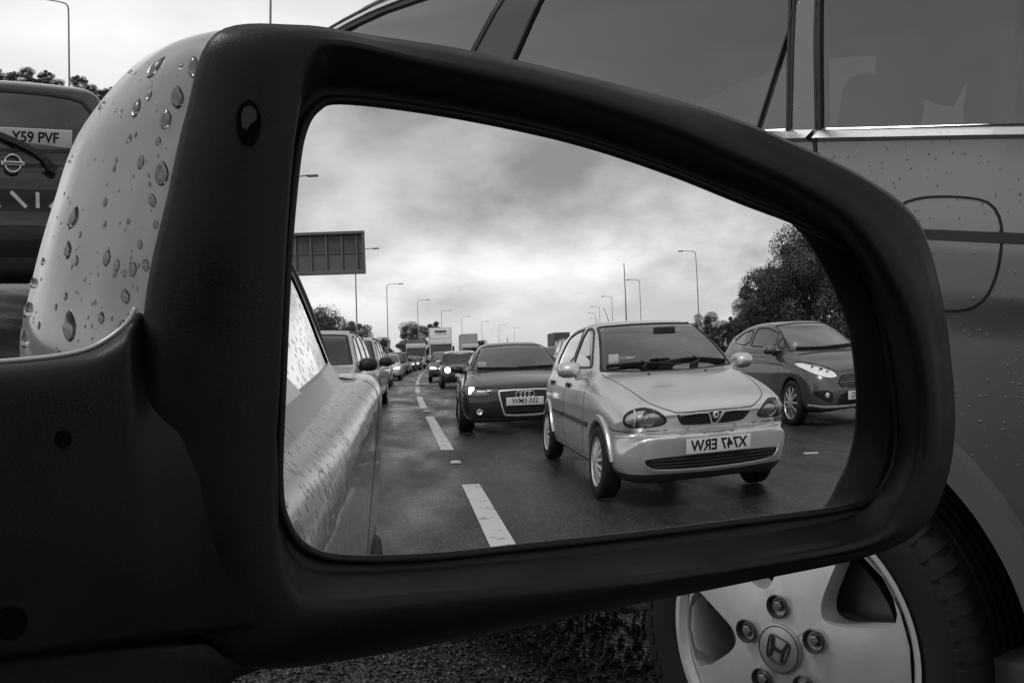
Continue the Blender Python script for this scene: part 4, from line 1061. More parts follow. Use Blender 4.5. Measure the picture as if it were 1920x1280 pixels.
# ================================================================ dark coupe
def coupe():
    c = Car(L=4.18, W=1.84, H=1.35, h=.03,
        lower=[(.12, .17), (.04, .22), (.0, .34), (-.005, .50), (.015, .62), (.07, .70), (.18, .745), (.5, .81), (.9, .87), (1.25, .905), (1.6, .92), (2.6, .93), (3.4, .95), (3.9, .95), (4.1, .9), (4.18, .6), (4.12, .3), (3.9, .2), (2.2, .17)],
        green=[(1.05, .82), (1.22, .90), (1.5, 1.06), (1.8, 1.22), (2.05, 1.305), (2.35, 1.35), (2.7, 1.34), (3.1, 1.26), (3.5, 1.11), (3.85, .95), (3.8, .82)],
        wp=[(-.1, .80), (0, .81), (.2, .865), (.6, .91), (1.2, .90), (2, .895), (3.3, .92), (3.9, .86), (4.2, .78)],
        wf=[(.1, .93), (.25, .97), (.45, 1.0), (.65, 1.0), (.8, .97), (.9, .92), (1.0, .86)],
        gw=[(.8, .80), (.92, .775), (1.05, .71), (1.2, .62), (1.3, .53), (1.4, .40)], gp=[(1.0, .93), (1.4, 1.0), (2.8, 1.0), (3.8, .8)],
        axles=(.86, 3.33), za=.325, arch=.365, win=.55, bow_f=.19, bow_r=.15, gbow_f=.20, gbow_r=.2, crown=.04, gcrown=.07, k1=.20, k2=.12, kb=.04)
    lim = (-.1, .8)
    hl = [(.46, .585), (.55, .565), (.72, .562), (.86, .575), (.89, .63), (.86, .685), (.76, .70), (.62, .67)]
    for P in (hl, mirrorx(hl)): c.region('lamp_headlight', 'front', P, 1, lim=lim, nmin=.02)
    gr = [(-.36, .63), (.36, .63), (.375, .60), (.30, .31), (.26, .275), (-.26, .275), (-.30, .31), (-.375, .60)]
    c.region('grille', 'front', gr, 1, lim=lim)
    for s in LR: c.region('lower_intake', 'front', [(s*.44, .40), (s*.80, .41), (s*.80, .25), (s*.46, .25)], 1, lim=lim)
    ws = [(-.70, .90), (0, .875), (.70, .90), (.70, .93), (.545, 1.25), (.50, 1.275), (0, 1.30), (-.50, 1.275), (-.545, 1.25), (-.70, .93)]
    c.region('glass_windscreen', 'front', ws, 1, lim=(.9, 2.2), nmin=.08)
    dw = [(1.45, .95), (1.75, 1.10), (2.05, 1.215), (2.4, 1.255), (2.7, 1.24), (3.05, 1.14), (3.22, .99), (3.1, .96)]
    c.region('glass_side_window', 'side', dw, 1)
    root = make_car(c, 'coupe', 'dark low coupe with large framed grille, half hidden behind the silver hatchback', P_DKGREY, mats={'grille': M_GRILLE, 'lower_intake': M_GRILLE, 'lamp_headlight': pri('lamp_grey', .22, .4, metal=.3)}, glass=M_GLASS)
    seal(c, root, 'window_seal', [('front', ws, .035, .004, True, ONE), ('side', dw, .03, .004, True, LR)])
    seal(c, root, 'panel_gap', [('front', [(-.78, .86), (-.62, .72), (-.42, .66), (0, .655), (.42, .66), (.62, .72), (.78, .86)], .011, .001, False, ONE), ('front', hl, .014, .002, True, ONE), ('front', mirrorx(hl), .014, .002, True, ONE), ('side', [(1.4, .93), (1.35, .6), (1.4, .3)], .01, .001, False, LR)])
    f = MB(); c.ribbon(f, 'front', gr, .026, .012, True, step=.03); f.build('grille_frame', M_ALLOY, root)
    strips(c, root, 'grille_slat', [('front', [(-.31, z), (.31, z)], .012, .008, False, ONE) for z in (.34, .375, .41, .445, .56)], pri('slat', .05, .4), step=.05, smooth=0)
    p, n = c.hit('front', 0, .575); rg = MB()
    for x in (-.093, -.031, .031, .093): rg.lathe([(math.cos(a)*.006, .042+math.sin(a)*.0065) for a in np.linspace(0, 2*math.pi, 9)[:-1]], 28, 'y', (x, p.y+.02, .568), closed=True)
    rg.build('badge_rings', M_CHROME, root, smooth=True)
    plate(root, c, 'front', .475, 'S55 EMW', w=.54, h=.115, lift=.022, size=.10, bold=.006)
    for sx in LR:
        p, n = c.hit('front', sx*.62, .625)
        b = MB(); b.lathe([(-.05, .001), (-.045, .03), (-.02, .05), (.0, .06)], 24, 'y', (sx*.66, p.y-.06, .63)); autosmooth(b.build('lamp_bowl', M_REFLECTOR, root, smooth=True), 60)
        p2 = c.hit('front', sx*.755, .63)[0]; b2 = MB(); b2.box((sx*.755-.042, p2.y-.03, .585), (sx*.755+.042, p2.y-.008, .688), .01); b2.build('running_lamp', M_LIT, root)
        q = c.hit('front', sx*.64, .335)
        if q: MB().lathe([(-.02, .0005), (.004, .0005), (.006, .035), (.012, .042), (-.02, .045)], 24, 'y', (sx*.64, q[0].y+.004, .335)).build('fog_lamp', M_ALLOY, root, smooth=True)
    lip = MB(); c.ribbon(lip, 'front', [(-.80, .235), (-.5, .222), (0, .225), (.5, .222), (.80, .235)], .02, .012, step=.05); lip.build('bumper_lip', P_DKGREY, root)
    strips(c, root, 'wiper', [('front', [(-.62, .935), (-.3, .925), (.05, .915)], .02, .02, False, ONE), ('front', [(0, .925), (.3, .925), (.6, .93)], .02, .02, False, ONE)], M_TRIM, step=.04)
    p, n = c.hit('front', -.55, .98); MB().box((-.60, p.y-.05, .955), (-.47, p.y-.045, 1.03), .001).build('sticker', M_PLATE, root)
    MB().box((-.13, c.L/2-2.0, 1.19), (.13, c.L/2-1.96, 1.255), .015).build('inner_mirror', M_TRIM, root)
    door_mirror(root, c, .84, c.L/2-1.62, .93, P_DKGREY, size=(.20, .12, .13))
    seat(root, -.37, -.15, .22, .5, .58); seat(root, .37, -.15, .22, .5, .58)
    MB().box((-.7, .30, .74), (.7, .55, .87), .05).build('dashboard', M_DARK, root)
    MB().tube([(0, c.L/2-2.75, 1.33), (0, c.L/2-2.95, 1.45)], [.008, .004], 6).build('aerial', M_TRIM, root)
    wh = wheel_proto(.325, .235, .235, 7, (.05, .045), hub_r=.05, dish=.02, nlug=5)
    put_wheels(root, wh, [(sx*.805, c.L/2-sa, .325) for sa in (.86, 3.33) for sx in (-1, 1)])
    return root, c
# ================================================================ grey three door hatchback
def fiesta():
    c = Car(L=3.95, W=1.72, H=1.48, h=.028,
        lower=[(.10, .19), (.02, .25), (.0, .36), (.0, .48), (.02, .58), (.05, .66), (.12, .74), (.30, .83), (.6, .91), (.9, .96), (1.15, 1.0), (1.6, 1.01), (2.6, 1.04), (3.3, 1.08), (3.75, 1.08), (3.9, .9), (3.95, .6), (3.9, .35), (3.7, .22), (2.2, .18)],
        green=[(.80, .86), (.95, .98), (1.25, 1.14), (1.6, 1.30), (1.9, 1.39), (2.2, 1.43), (2.6, 1.43), (3.0, 1.39), (3.4, 1.31), (3.65, 1.21), (3.82, 1.05), (3.75, .9)],
        wp=[(-.1, .72), (0, .74), (.15, .79), (.4, .84), (.8, .86), (2.8, .86), (3.4, .84), (3.8, .79), (4, .74)],
        wf=[(.1, .92), (.25, .965), (.45, 1.0), (.7, 1.0), (.85, .98), (.95, .95), (1.05, .905), (1.15, .86)],
        gw=[(.85, .775), (1.0, .765), (1.15, .70), (1.3, .63), (1.4, .57), (1.5, .46)], gp=[(.9, .9), (1.3, 1.0), (2.8, 1.0), (3.7, .86)],
        axles=(.82, 3.31), za=.305, arch=.335, win=.52, bow_f=.22, bow_r=.12, gbow_f=.20, gbow_r=.14, crown=.05, gcrown=.06, k1=.19, k2=.10, kb=.035)
    hl = [(.40, .655), (.43, .625), (.55, .62), (.68, .65), (.79, .705), (.825, .79), (.81, .845), (.72, .835), (.60, .795), (.46, .73)]
    for P in (hl, mirrorx(hl)): c.region('lamp_headlight', 'front', P, 1, lim=(-.1, .95), nmin=.01)
    gr = [(-.36, .64), (-.30, .655), (.30, .655), (.36, .64), (.42, .56), (.42, .53), (.33, .475), (-.33, .475), (-.42, .53), (-.42, .56)]
    c.region('grille', 'front', gr, 1, lim=(-.1, .5))
    c.region('lower_grille', 'front', [(-.36, .44), (.36, .44), (.44, .30), (.40, .27), (-.40, .27), (-.44, .30)], 1, lim=(-.1, .5))
    for s in LR: c.region('lower_intake', 'front', [(s*.52, .47), (s*.78, .48), (s*.80, .43), (s*.58, .30), (s*.50, .32)], 1, lim=(-.1, .7), nmin=.02)
    c.region('lower_skirt', 'front', [(-.9, .235), (0, .225), (.9, .235), (.9, .05), (-.9, .05)], 0, lim=(-.1, .45), nmin=-.9)
    ws = [(-.70, .985), (0, .96), (.70, .985), (.70, 1.0), (.545, 1.345), (.50, 1.365), (0, 1.39), (-.50, 1.365), (-.545, 1.345), (-.70, 1.0)]
    c.region('glass_windscreen', 'front', ws, 1, lim=(.8, 2.3), nmin=.08)
    qf = [(1.18, 1.03), (1.40, 1.16), (1.46, 1.185), (1.46, 1.04)]
    dw = [(1.53, 1.045), (1.53, 1.225), (1.75, 1.285), (2.0, 1.335), (2.3, 1.35), (2.42, 1.35), (2.48, 1.09), (2.40, 1.08)]
    qr = [(2.57, 1.095), (2.51, 1.345), (2.85, 1.315), (3.12, 1.255), (3.30, 1.19), (3.33, 1.165), (3.2, 1.13)]
    c.region('glass_quarter_light', 'side', qf, 0); c.region('glass_side_window', 'side', dw, 1); c.region('glass_rear_side_window', 'side', qr, 1)
    root = make_car(c, 'hatchback', 'grey three door hatchback with swept back headlights at the right edge of the mirror', P_FIESTA, mats={'grille': M_GRILLE, 'lower_grille': M_GRILLE, 'lower_intake': M_GRILLE, 'lower_skirt': M_BUMP, 'lamp_headlight': LAMP_GLOW})
    seal(c, root, 'window_seal', [('front', ws, .03, .004, True, ONE), ('side', dw, .03, .004, True, LR), ('side', qr, .03, .004, True, LR), ('side', qf, .03, .004, True, LR)])
    strips(c, root, 'window_trim', [('side', [(1.15, 1.005), (1.9, 1.035), (2.5, 1.07), (3.0, 1.105), (3.30, 1.145), (3.365, 1.19), (3.33, 1.22)], .022, .012, False, LR)], M_CHROME, step=.03, tilt=True)
    seal(c, root, 'panel_gap', [('front', [(-.80, .95), (-.78, .84), (-.6, .76), (-.42, .70), (0, .695), (.42, .70), (.6, .76), (.78, .84), (.80, .95)], .011, .001, False, ONE), ('front', hl, .012, .002, True, ONE), ('front', mirrorx(hl), .012, .002, True, ONE),
        ('side', [(1.24, 1.0), (1.22, .7), (1.25, .3)], .01, .001, False, LR), ('side', [(2.52, 1.07), (2.55, .75), (2.45, .35)], .01, .001, False, LR), ('side', [(1.1, .80), (1.8, .86), (2.6, .90), (3.4, .95)], .012, .001, False, LR)])
    strips(c, root, 'grille_bar', [('front', [(-w, z), (0, z+.002), (w, z)], .013, .010, False, ONE) for z, w in ((.50, .34), (.53, .38), (.56, .39), (.59, .37), (.62, .345), (.645, .32))], M_CHROME, step=.05, smooth=0, tilt=True)
    plate(root, c, 'front', .385, '        BTO', w=.52, h=.111, lift=.02)
    lp = MB(); c.ribbon(lp, 'front', [(-.84, .30), (-.6, .258), (0, .25), (.6, .258), (.84, .30)], .024, .02, step=.04); lp.build('bumper_lip', P_PALE, root)
    for sx in LR:
        q = c.hit('front', sx*.60, .41)
        if q: MB().lathe([(-.03, .0005), (.0, .0005), (.004, .034), (-.03, .04)], 20, 'y', (sx*.60, q[0].y+.004, .41)).build('fog_lamp', M_ALLOY, root, smooth=True)
        for (x, z, r) in ((.56, .69, .03), (.64, .725, .036), (.72, .765, .03)):
            q = c.hit('front', sx*x, z); b = MB(); b.lathe([(-.03, .001), (-.02, r*.7), (0, r)], 18, 'y', (sx*x, q[0].y-.010, z)); b.build('lamp_bowl', M_TRIM, root, smooth=True)
    p, n = c.hit('front', -.50, 1.05); MB().lathe([(-.003, .0005), (.003, .0005), (.003, .045), (-.003, .045)], 20, 'y', (-.55, p.y-.03, 1.06)).build('sticker', M_PLATE, root)
    strips(c, root, 'wiper', [('front', [(-.58, 1.02), (-.2, 1.005), (.1, 1.0)], .02, .02, False, ONE), ('front', [(0, 1.01), (.3, 1.01), (.62, 1.015)], .02, .02, False, ONE)], M_TRIM, step=.04)
    door_mirror(root, c, .80, c.L/2-1.45, 1.02, P_FIESTA, size=(.21, .13, .13))
    MB().tube([(0, c.L/2-2.2, 1.42), (0, c.L/2-2.4, 1.55)], [.008, .003], 6).build('aerial', M_TRIM, root)
    seat(root, -.36, -.05, .30, .5, .62); seat(root, .36, -.05, .30, .5, .62); seat(root, 0, -.95, .34, 1.1, .58, head=False)
    MB().box((-.68, .45, .82), (.68, .70, .95), .05).build('dashboard', M_DARK, root)
    wh = wheel_proto(.305, .20, .212, 10, (.026, .022), hub_r=.05, dish=.02, crown=.003, nlug=4, rim_mat=pri('bright_alloy', .72, .25, metal=.8, coat=.3))
    put_wheels(root, wh, [(sx*.755, c.L/2-sa, .305) for sa in (.82, 3.31) for sx in (-1, 1)])
    return root, c
# ================================================================ plain queue cars
def queue_hatch(name, label, pm, h=.045, lit=False, tall=0.):
    t = tall
    c = Car(L=4.05, W=1.70, H=1.46+t, h=h,
        lower=[(.10, .2), (.0, .35), (.0, .5), (.05, .68), (.2, .77), (.6, .87), (1.1, .96), (2.0, .98), (3.3, 1.0), (3.9, 1.0), (4.03, .7), (4.0, .35), (3.7, .22), (2.2, .19)],
        green=[(.9, .85), (1.08, .96), (1.4, 1.15+t*.5), (1.75, 1.34+t*.8), (2.1, 1.44+t), (2.6, 1.46+t), (3.2, 1.42+t), (3.6, 1.32+t), (3.9, 1.0), (3.8, .85)],
        wp=[(-.1, .72), (0, .74), (.2, .80), (.6, .84), (3.2, .85), (3.8, .79), (4.1, .74)], wf=[(.1, .92), (.3, .97), (.5, 1.0), (.7, 1.0), (.9, .96), (1.0, .92)],
        gw=[(.85, .775), (.98, .765), (1.2, .69), (1.35, .62), (1.45+t, .56), (1.6+t, .45)], gp=[(.9, .93), (1.4, 1.0), (3.0, 1.0), (3.9, .9)],
        axles=(.82, 3.4), za=.31, arch=.34, win=.5, bow_f=.17, bow_r=.1, gbow_f=.18, gbow_r=.1, k1=.17, k2=.10)
    hl = [(.40, .62), (.62, .60), (.80, .64), (.80, .73), (.62, .76), (.46, .70)]
    for P in (hl, mirrorx(hl)): c.region('lamp_headlight', 'front', P, 1, lim=(-.1, .7), nmin=.02)
    c.region('grille', 'front', [(-.34, .67), (.34, .67), (.30, .57), (-.30, .57)], 1, lim=(-.1, .5))
    c.region('lower_grille', 'front', [(-.55, .38), (.55, .38), (.5, .27), (-.5, .27)], 1, lim=(-.1, .5))
    ws = [(-.68, .99), (-.66, .988), (0, .965), (.66, .988), (.68, .99), (.675, 1.02), (.55, 1.33+t), (.53, 1.36+t), (0, 1.39+t), (-.53, 1.36+t), (-.55, 1.33+t), (-.675, 1.02)]
    c.region('glass_windscreen', 'front', ws, 1, lim=(.85, 2.3), nmin=.08)
    df = [(1.35, 1.01), (1.72, 1.25+t*.6), (2.0, 1.35+t), (2.2, 1.37+t), (2.22, 1.01)]; dr = [(2.32, 1.01), (2.31, 1.37+t), (2.9, 1.35+t), (3.2, 1.24+t*.7), (3.35, 1.04)]
    c.region('glass_side_window', 'side', df, 1); c.region('glass_rear_side_window', 'side', dr, 1)
    c.region('glass_rear_window', 'rear', [(-.6, 1.04), (.6, 1.04), (.5, 1.34+t), (-.5, 1.34+t)], 1)
    root = make_car(c, name, label, pm, mats={'grille': M_GRILLE, 'lower_grille': M_GRILLE}, glass=M_DKGLASS, lens=not lit, inner=.04)
    if lit:
        for o in kids(root):
            if o.name.startswith('headlight'): o.data.materials[0] = M_LIT
    seal(c, root, 'window_seal', [('front', ws, .05, .004, True, ONE), ('side', df, .04, .004, True, LR), ('side', dr, .04, .004, True, LR)])
    p, n = c.hit('front', 0, .47); o = MB().box((-.26, -.006, -.055), (.26, .006, .055)).build('number_plate', M_PLATE, root); o.location = (0, p.y+.014, .47)
    door_mirror(root, c, .80, c.L/2-1.45, 1.0, M_TRIM, size=(.21, .13, .14))
    seat(root, -.36, 0, .3, .5, .62+t*.6); seat(root, .36, 0, .3, .5, .62+t*.6)
    wh = wheel_proto(.308, .19, .20, 5, (.06, .05), hub_r=.05, nlug=0)
    put_wheels(root, wh, [(sx*.745, c.L/2-sa, .308) for sa in (.82, 3.4) for sx in (-1, 1)])
    return root
def queue_tall():
    c = Car(L=4.6, W=1.86, H=1.80, h=.045,
        lower=[(.10, .26), (.0, .42), (.0, .75), (.06, .95), (.3, 1.03), (.9, 1.10), (1.3, 1.14), (2.0, 1.15), (4.3, 1.17), (4.55, 1.1), (4.6, .6), (4.5, .33), (2.2, .26)],
        green=[(1.0, 1.0), (1.22, 1.13), (1.55, 1.40), (1.85, 1.66), (2.1, 1.76), (2.8, 1.79), (4.1, 1.76), (4.4, 1.68), (4.52, 1.15), (4.4, 1.0)],
        wp=[(-.1, .82), (0, .84), (.2, .9), (.6, .93), (4.0, .93), (4.6, .86)], wf=[(.1, .93), (.4, .98), (.6, 1.0), (.95, 1.0), (1.1, .97), (1.2, .95)],
        gw=[(1.0, .88), (1.16, .865), (1.4, .80), (1.65, .72), (1.8, .62)], gp=[(1, .95), (1.5, 1.0), (4.6, .98)],
        axles=(.92, 3.6), za=.36, arch=.40, win=.55, bow_f=.12, bow_r=.08, gbow_f=.14, gbow_r=.08, k1=.15, k2=.09)
    hl = [(.52, .76), (.86, .76), (.88, .90), (.60, .92)]
    for P in (hl, mirrorx(hl)): c.region('lamp_headlight', 'front', P, 1, lim=(-.1, .7), nmin=.02)
    c.region('grille', 'front', [(-.46, .93), (.46, .93), (.42, .74), (-.42, .74)], 1, lim=(-.1, .5))
    c.region('lower_grille', 'front', [(-.6, .50), (.6, .50), (.55, .36), (-.55, .36)], 1, lim=(-.1, .5))
    ws = [(-.78, 1.16), (-.76, 1.157), (0, 1.13), (.76, 1.157), (.78, 1.16), (.777, 1.19), (.65, 1.62), (.63, 1.655), (.58, 1.665), (0, 1.69), (-.58, 1.665), (-.63, 1.655), (-.65, 1.62), (-.777, 1.19)]
    c.region('glass_windscreen', 'front', ws, 1, lim=(.9, 2.3), nmin=.08)
    sw = [[(1.5, 1.18), (1.9, 1.55), (2.05, 1.64), (2.4, 1.67), (2.42, 1.18)], [(2.52, 1.18), (2.52, 1.68), (3.35, 1.68), (3.4, 1.18)], [(3.5, 1.18), (3.46, 1.68), (4.15, 1.64), (4.28, 1.2)]]
    for P in sw: c.region('glass_side_window', 'side', P, 1)
    root = make_car(c, 'estate_car', 'tall pale estate car with a dark door mirror, second car behind ours', P_PALE, mats={'grille': M_GRILLE, 'lower_grille': M_GRILLE}, glass=M_DKGLASS, inner=.04)
    seal(c, root, 'window_seal', [('front', ws, .05, .004, True, ONE)]+[('side', P, .045, .004, True, LR) for P in sw])
    p, n = c.hit('front', 0, .6); o = MB().box((-.26, -.006, -.055), (.26, .006, .055)).build('number_plate', M_PLATE, root); o.location = (0, p.y+.014, .6)
    door_mirror(root, c, .87, c.L/2-1.62, 1.14, M_TRIM, size=(.30, .16, .23))
    seat(root, -.4, .1, .42, .52, .72); seat(root, .4, .1, .42, .52, .72)
    for sx in LR: MB().tube([(sx*.66, .15, 1.66), (sx*.66, .0, 1.742), (sx*.66, -1.5, 1.735), (sx*.66, -1.7, 1.65)], .016, 6).build('roof_rail', M_TRIM, root)
    wh = wheel_proto(.36, .22, .225, 6, (.06, .05), hub_r=.06, nlug=0)
    put_wheels(root, wh, [(sx*.815, c.L/2-sa, .36) for sa in (.92, 3.6) for sx in (-1, 1)])
    return root
def mini():
    c = Car(L=3.70, W=1.69, H=1.41, h=.035,
        lower=[(.10, .19), (.0, .3), (-.0, .5), (.03, .66), (.12, .78), (.4, .86), (.8, .90), (1.05, .93), (2.0, .94), (3.5, .95), (3.66, .85), (3.70, .5), (3.6, .25), (2.2, .18)],
        green=[(.95, .85), (1.12, .93), (1.32, 1.12), (1.55, 1.31), (1.75, 1.385), (2.2, 1.41), (3.2, 1.38), (3.4, 1.30), (3.55, .95), (3.5, .85)],
        wp=[(-.1, .68), (0, .72), (.2, .79), (.5, .84), (3.2, .845), (3.6, .78), (3.7, .74)], wf=[(.1, .93), (.3, .98), (.5, 1.0), (.7, 1.0), (.85, .97), (.95, .93)],
        gw=[(.85, .78), (.95, .765), (1.15, .70), (1.3, .65), (1.4, .6)], gp=[(.9, .95), (1.3, 1.0), (3.6, .95)],
        axles=(.66, 3.12), za=.3, arch=.335, win=.5, bow_f=.2, bow_r=.1, gbow_f=.14, gbow_r=.1, k1=.18, k2=.08)
    for s in LR: c.region('lamp_headlight', 'front', ellipse(s*.56, .68, .13, .125), 0, lim=(-.1, .7), nmin=.02)
    c.region('grille', 'front', [(-.34, .70), (.34, .70), (.40, .60), (.32, .53), (-.32, .53), (-.40, .60)], 1, lim=(-.1, .5))
    c.region('lower_grille', 'front', [(-.5, .42), (.5, .42), (.45, .27), (-.45, .27)], 1, lim=(-.1, .5))
    ws = [(-.68, .955), (0, .935), (.68, .955), (.58, 1.30), (0, 1.33), (-.58, 1.30)]
    c.region('glass_windscreen', 'front', ws, 1, lim=(.9, 2.0), nmin=.08)
    sw = [[(1.3, .98), (1.55, 1.22), (1.7, 1.30), (2.1, 1.33), (2.12, .98)], [(2.2, .98), (2.2, 1.33), (3.1, 1.31), (3.3, 1.0)]]
    for P in sw: c.region('glass_side_window', 'side', P, 1)
    c.region('roof', 'top', [(-.75, 1.62), (0, 1.50), (.75, 1.62), (.75, 3.5), (-.75, 3.5)], 0, lim=(1.4, 3.6), nmin=.5)
    root = make_car(c, 'small_car', 'small dark car with a white roof and round lit headlights in the coupe lane', P_BLACK, mats={'grille': M_GRILLE, 'lower_grille': M_GRILLE, 'roof': P_WHITE}, glass=M_DKGLASS, lens=False)
    for o in kids(root):
        if o.name.startswith('headlight'): o.data.materials[0] = M_LIT
    seal(c, root, 'window_seal', [('front', ws, .05, .004, True, ONE)]+[('side', P, .045, .004, True, LR) for P in sw])
    p, n = c.hit('front', 0, .48); o = MB().box((-.26, -.006, -.055), (.26, .006, .055)).build('number_plate', M_PLATE, root); o.location = (0, p.y+.014, .48)
    door_mirror(root, c, .78, c.L/2-1.35, .98, P_WHITE, size=(.2, .13, .14))
    seat(root, -.36, -.1, .28, .5, .6); seat(root, .36, -.1, .28, .5, .6)
    wh = wheel_proto(.30, .19, .20, 5, (.06, .05), hub_r=.05, nlug=0)
    put_wheels(root, wh, [(sx*.745, c.L/2-sa, .30) for sa in (.66, 3.12) for sx in (-1, 1)])
    return root
# ================================================================ our own car (flank seen in the mirror)
def own_car():
    c = Car(L=4.25, W=1.60, H=1.58, h=.019, wedge=.12,
        lower=[(.10, .2), (.0, .35), (.0, .5), (.05, .68), (.2, .77), (.6, .87), (1.1, .955), (1.6, .985), (2.4, 1.02), (3.0, 1.06), (3.5, 1.10), (4.05, 1.10), (4.20, .9), (4.25, .6), (4.15, .35), (3.9, .22), (2.2, .19)],
        green=[(.9, .85), (1.10, .96), (1.4, 1.17), (1.75, 1.39), (2.1, 1.51), (2.6, 1.55), (3.0, 1.535), (3.25, 1.48), (3.45, 1.33), (3.60, 1.1), (3.5, .9)],
        wp=[(-.1, .86), (0, .88), (.2, .94), (.6, .985), (1.2, 1.0), (2.6, 1.0), (3.2, 1.0), (3.45, 1.005), (3.9, .96), (4.3, .88)], wf=[(.1, .76), (.3, .772), (.5, .774), (.6, .780), (.7, .784), (.80, .786), (.85, .786), (.885, .778), (.93, .758), (.98, .735), (1.04, .705), (1.12, .66)],
        gw=[(.85, .73), (1.02, .705), (1.1, .672), (1.18, .642), (1.3, .605), (1.42, .565), (1.5, .51), (1.6, .42)], gp=[(.9, .95), (1.4, 1.0), (3.0, 1.0), (3.3, .985), (3.6, .90)],
        axles=(.85, 3.42), za=.31, arch=.34, win=.5, bow_f=.17, bow_r=.1, gbow_f=.18, gbow_r=.12, k1=.05, k2=.08, kb=.02)
    df = [(1.45, 1.02), (1.75, 1.25), (2.0, 1.39), (2.3, 1.44), (2.33, 1.045)]; dr = [(2.42, 1.05), (2.42, 1.445), (2.8, 1.455), (3.0, 1.43), (3.17, 1.30), (3.28, 1.14), (3.24, 1.112)]
    c.region('window_frame', 'side', [(1.33, .985), (1.75, 1.31), (2.1, 1.49), (2.6, 1.53), (3.05, 1.51), (3.28, 1.40), (3.44, 1.20), (3.48, 1.115), (3.0, 1.065), (2.4, 1.022)], 1)
    c.region('glass_windscreen', 'front', [(-.66, .99), (0, .965), (.66, .99), (.52, 1.40), (0, 1.44), (-.52, 1.40)], 1, lim=(.85, 2.3), nmin=.08)
    c.region('glass_side_window', 'side', df, 1); c.region('glass_rear_side_window', 'side', dr, 1)
    root = make_car(c, 'our_car', 'our own silver car, black door mirror up close and rain beaded flank', P_OWN, glass=rain_glass('own_glass', .30, 2.2, 42), mats={'window_frame': pri('frame_black', .012, .3, coat=.5)})
    for o in list(kids(root)):                       # the driver's window is wound down
        if o.name.startswith('side_window') and sum(v.co.x for v in o.data.vertices) > 0: bpy.data.objects.remove(o)
    strips(c, root, 'window_seal', [('side', [(1.3, .975), (1.8, .997), (2.4, 1.030), (3.0, 1.074), (3.46, 1.115)], .06, .012, False, LR)], pri('belt_trim', .055, .32, coat=.4), step=.03, tilt=True)
    strips(c, root, 'window_trim', [('side', [(2.35, 1.49), (2.8, 1.495), (3.04, 1.468), (3.235, 1.32), (3.36, 1.13)], .016, .006, False, LR)], pri('trim_grey', .16, .4), step=.03)
    seal(c, root, 'panel_gap', [('side', [(3.38, 1.08), (3.25, .9), (3.08, .7), (3.0, .35)], .010, .001, False, LR)])
    wh = wheel_proto(.308, .20, .205, 7, (.05, .04), hub_r=.05)
    put_wheels(root, wh, [(sx*.695, c.L/2-sa, .308) for sa in (.85, 3.42) for sx in (-1, 1)])
    root.location = (-.68, 1.75-c.L/2, 0)
    bpy.context.view_layer.update()
    return root
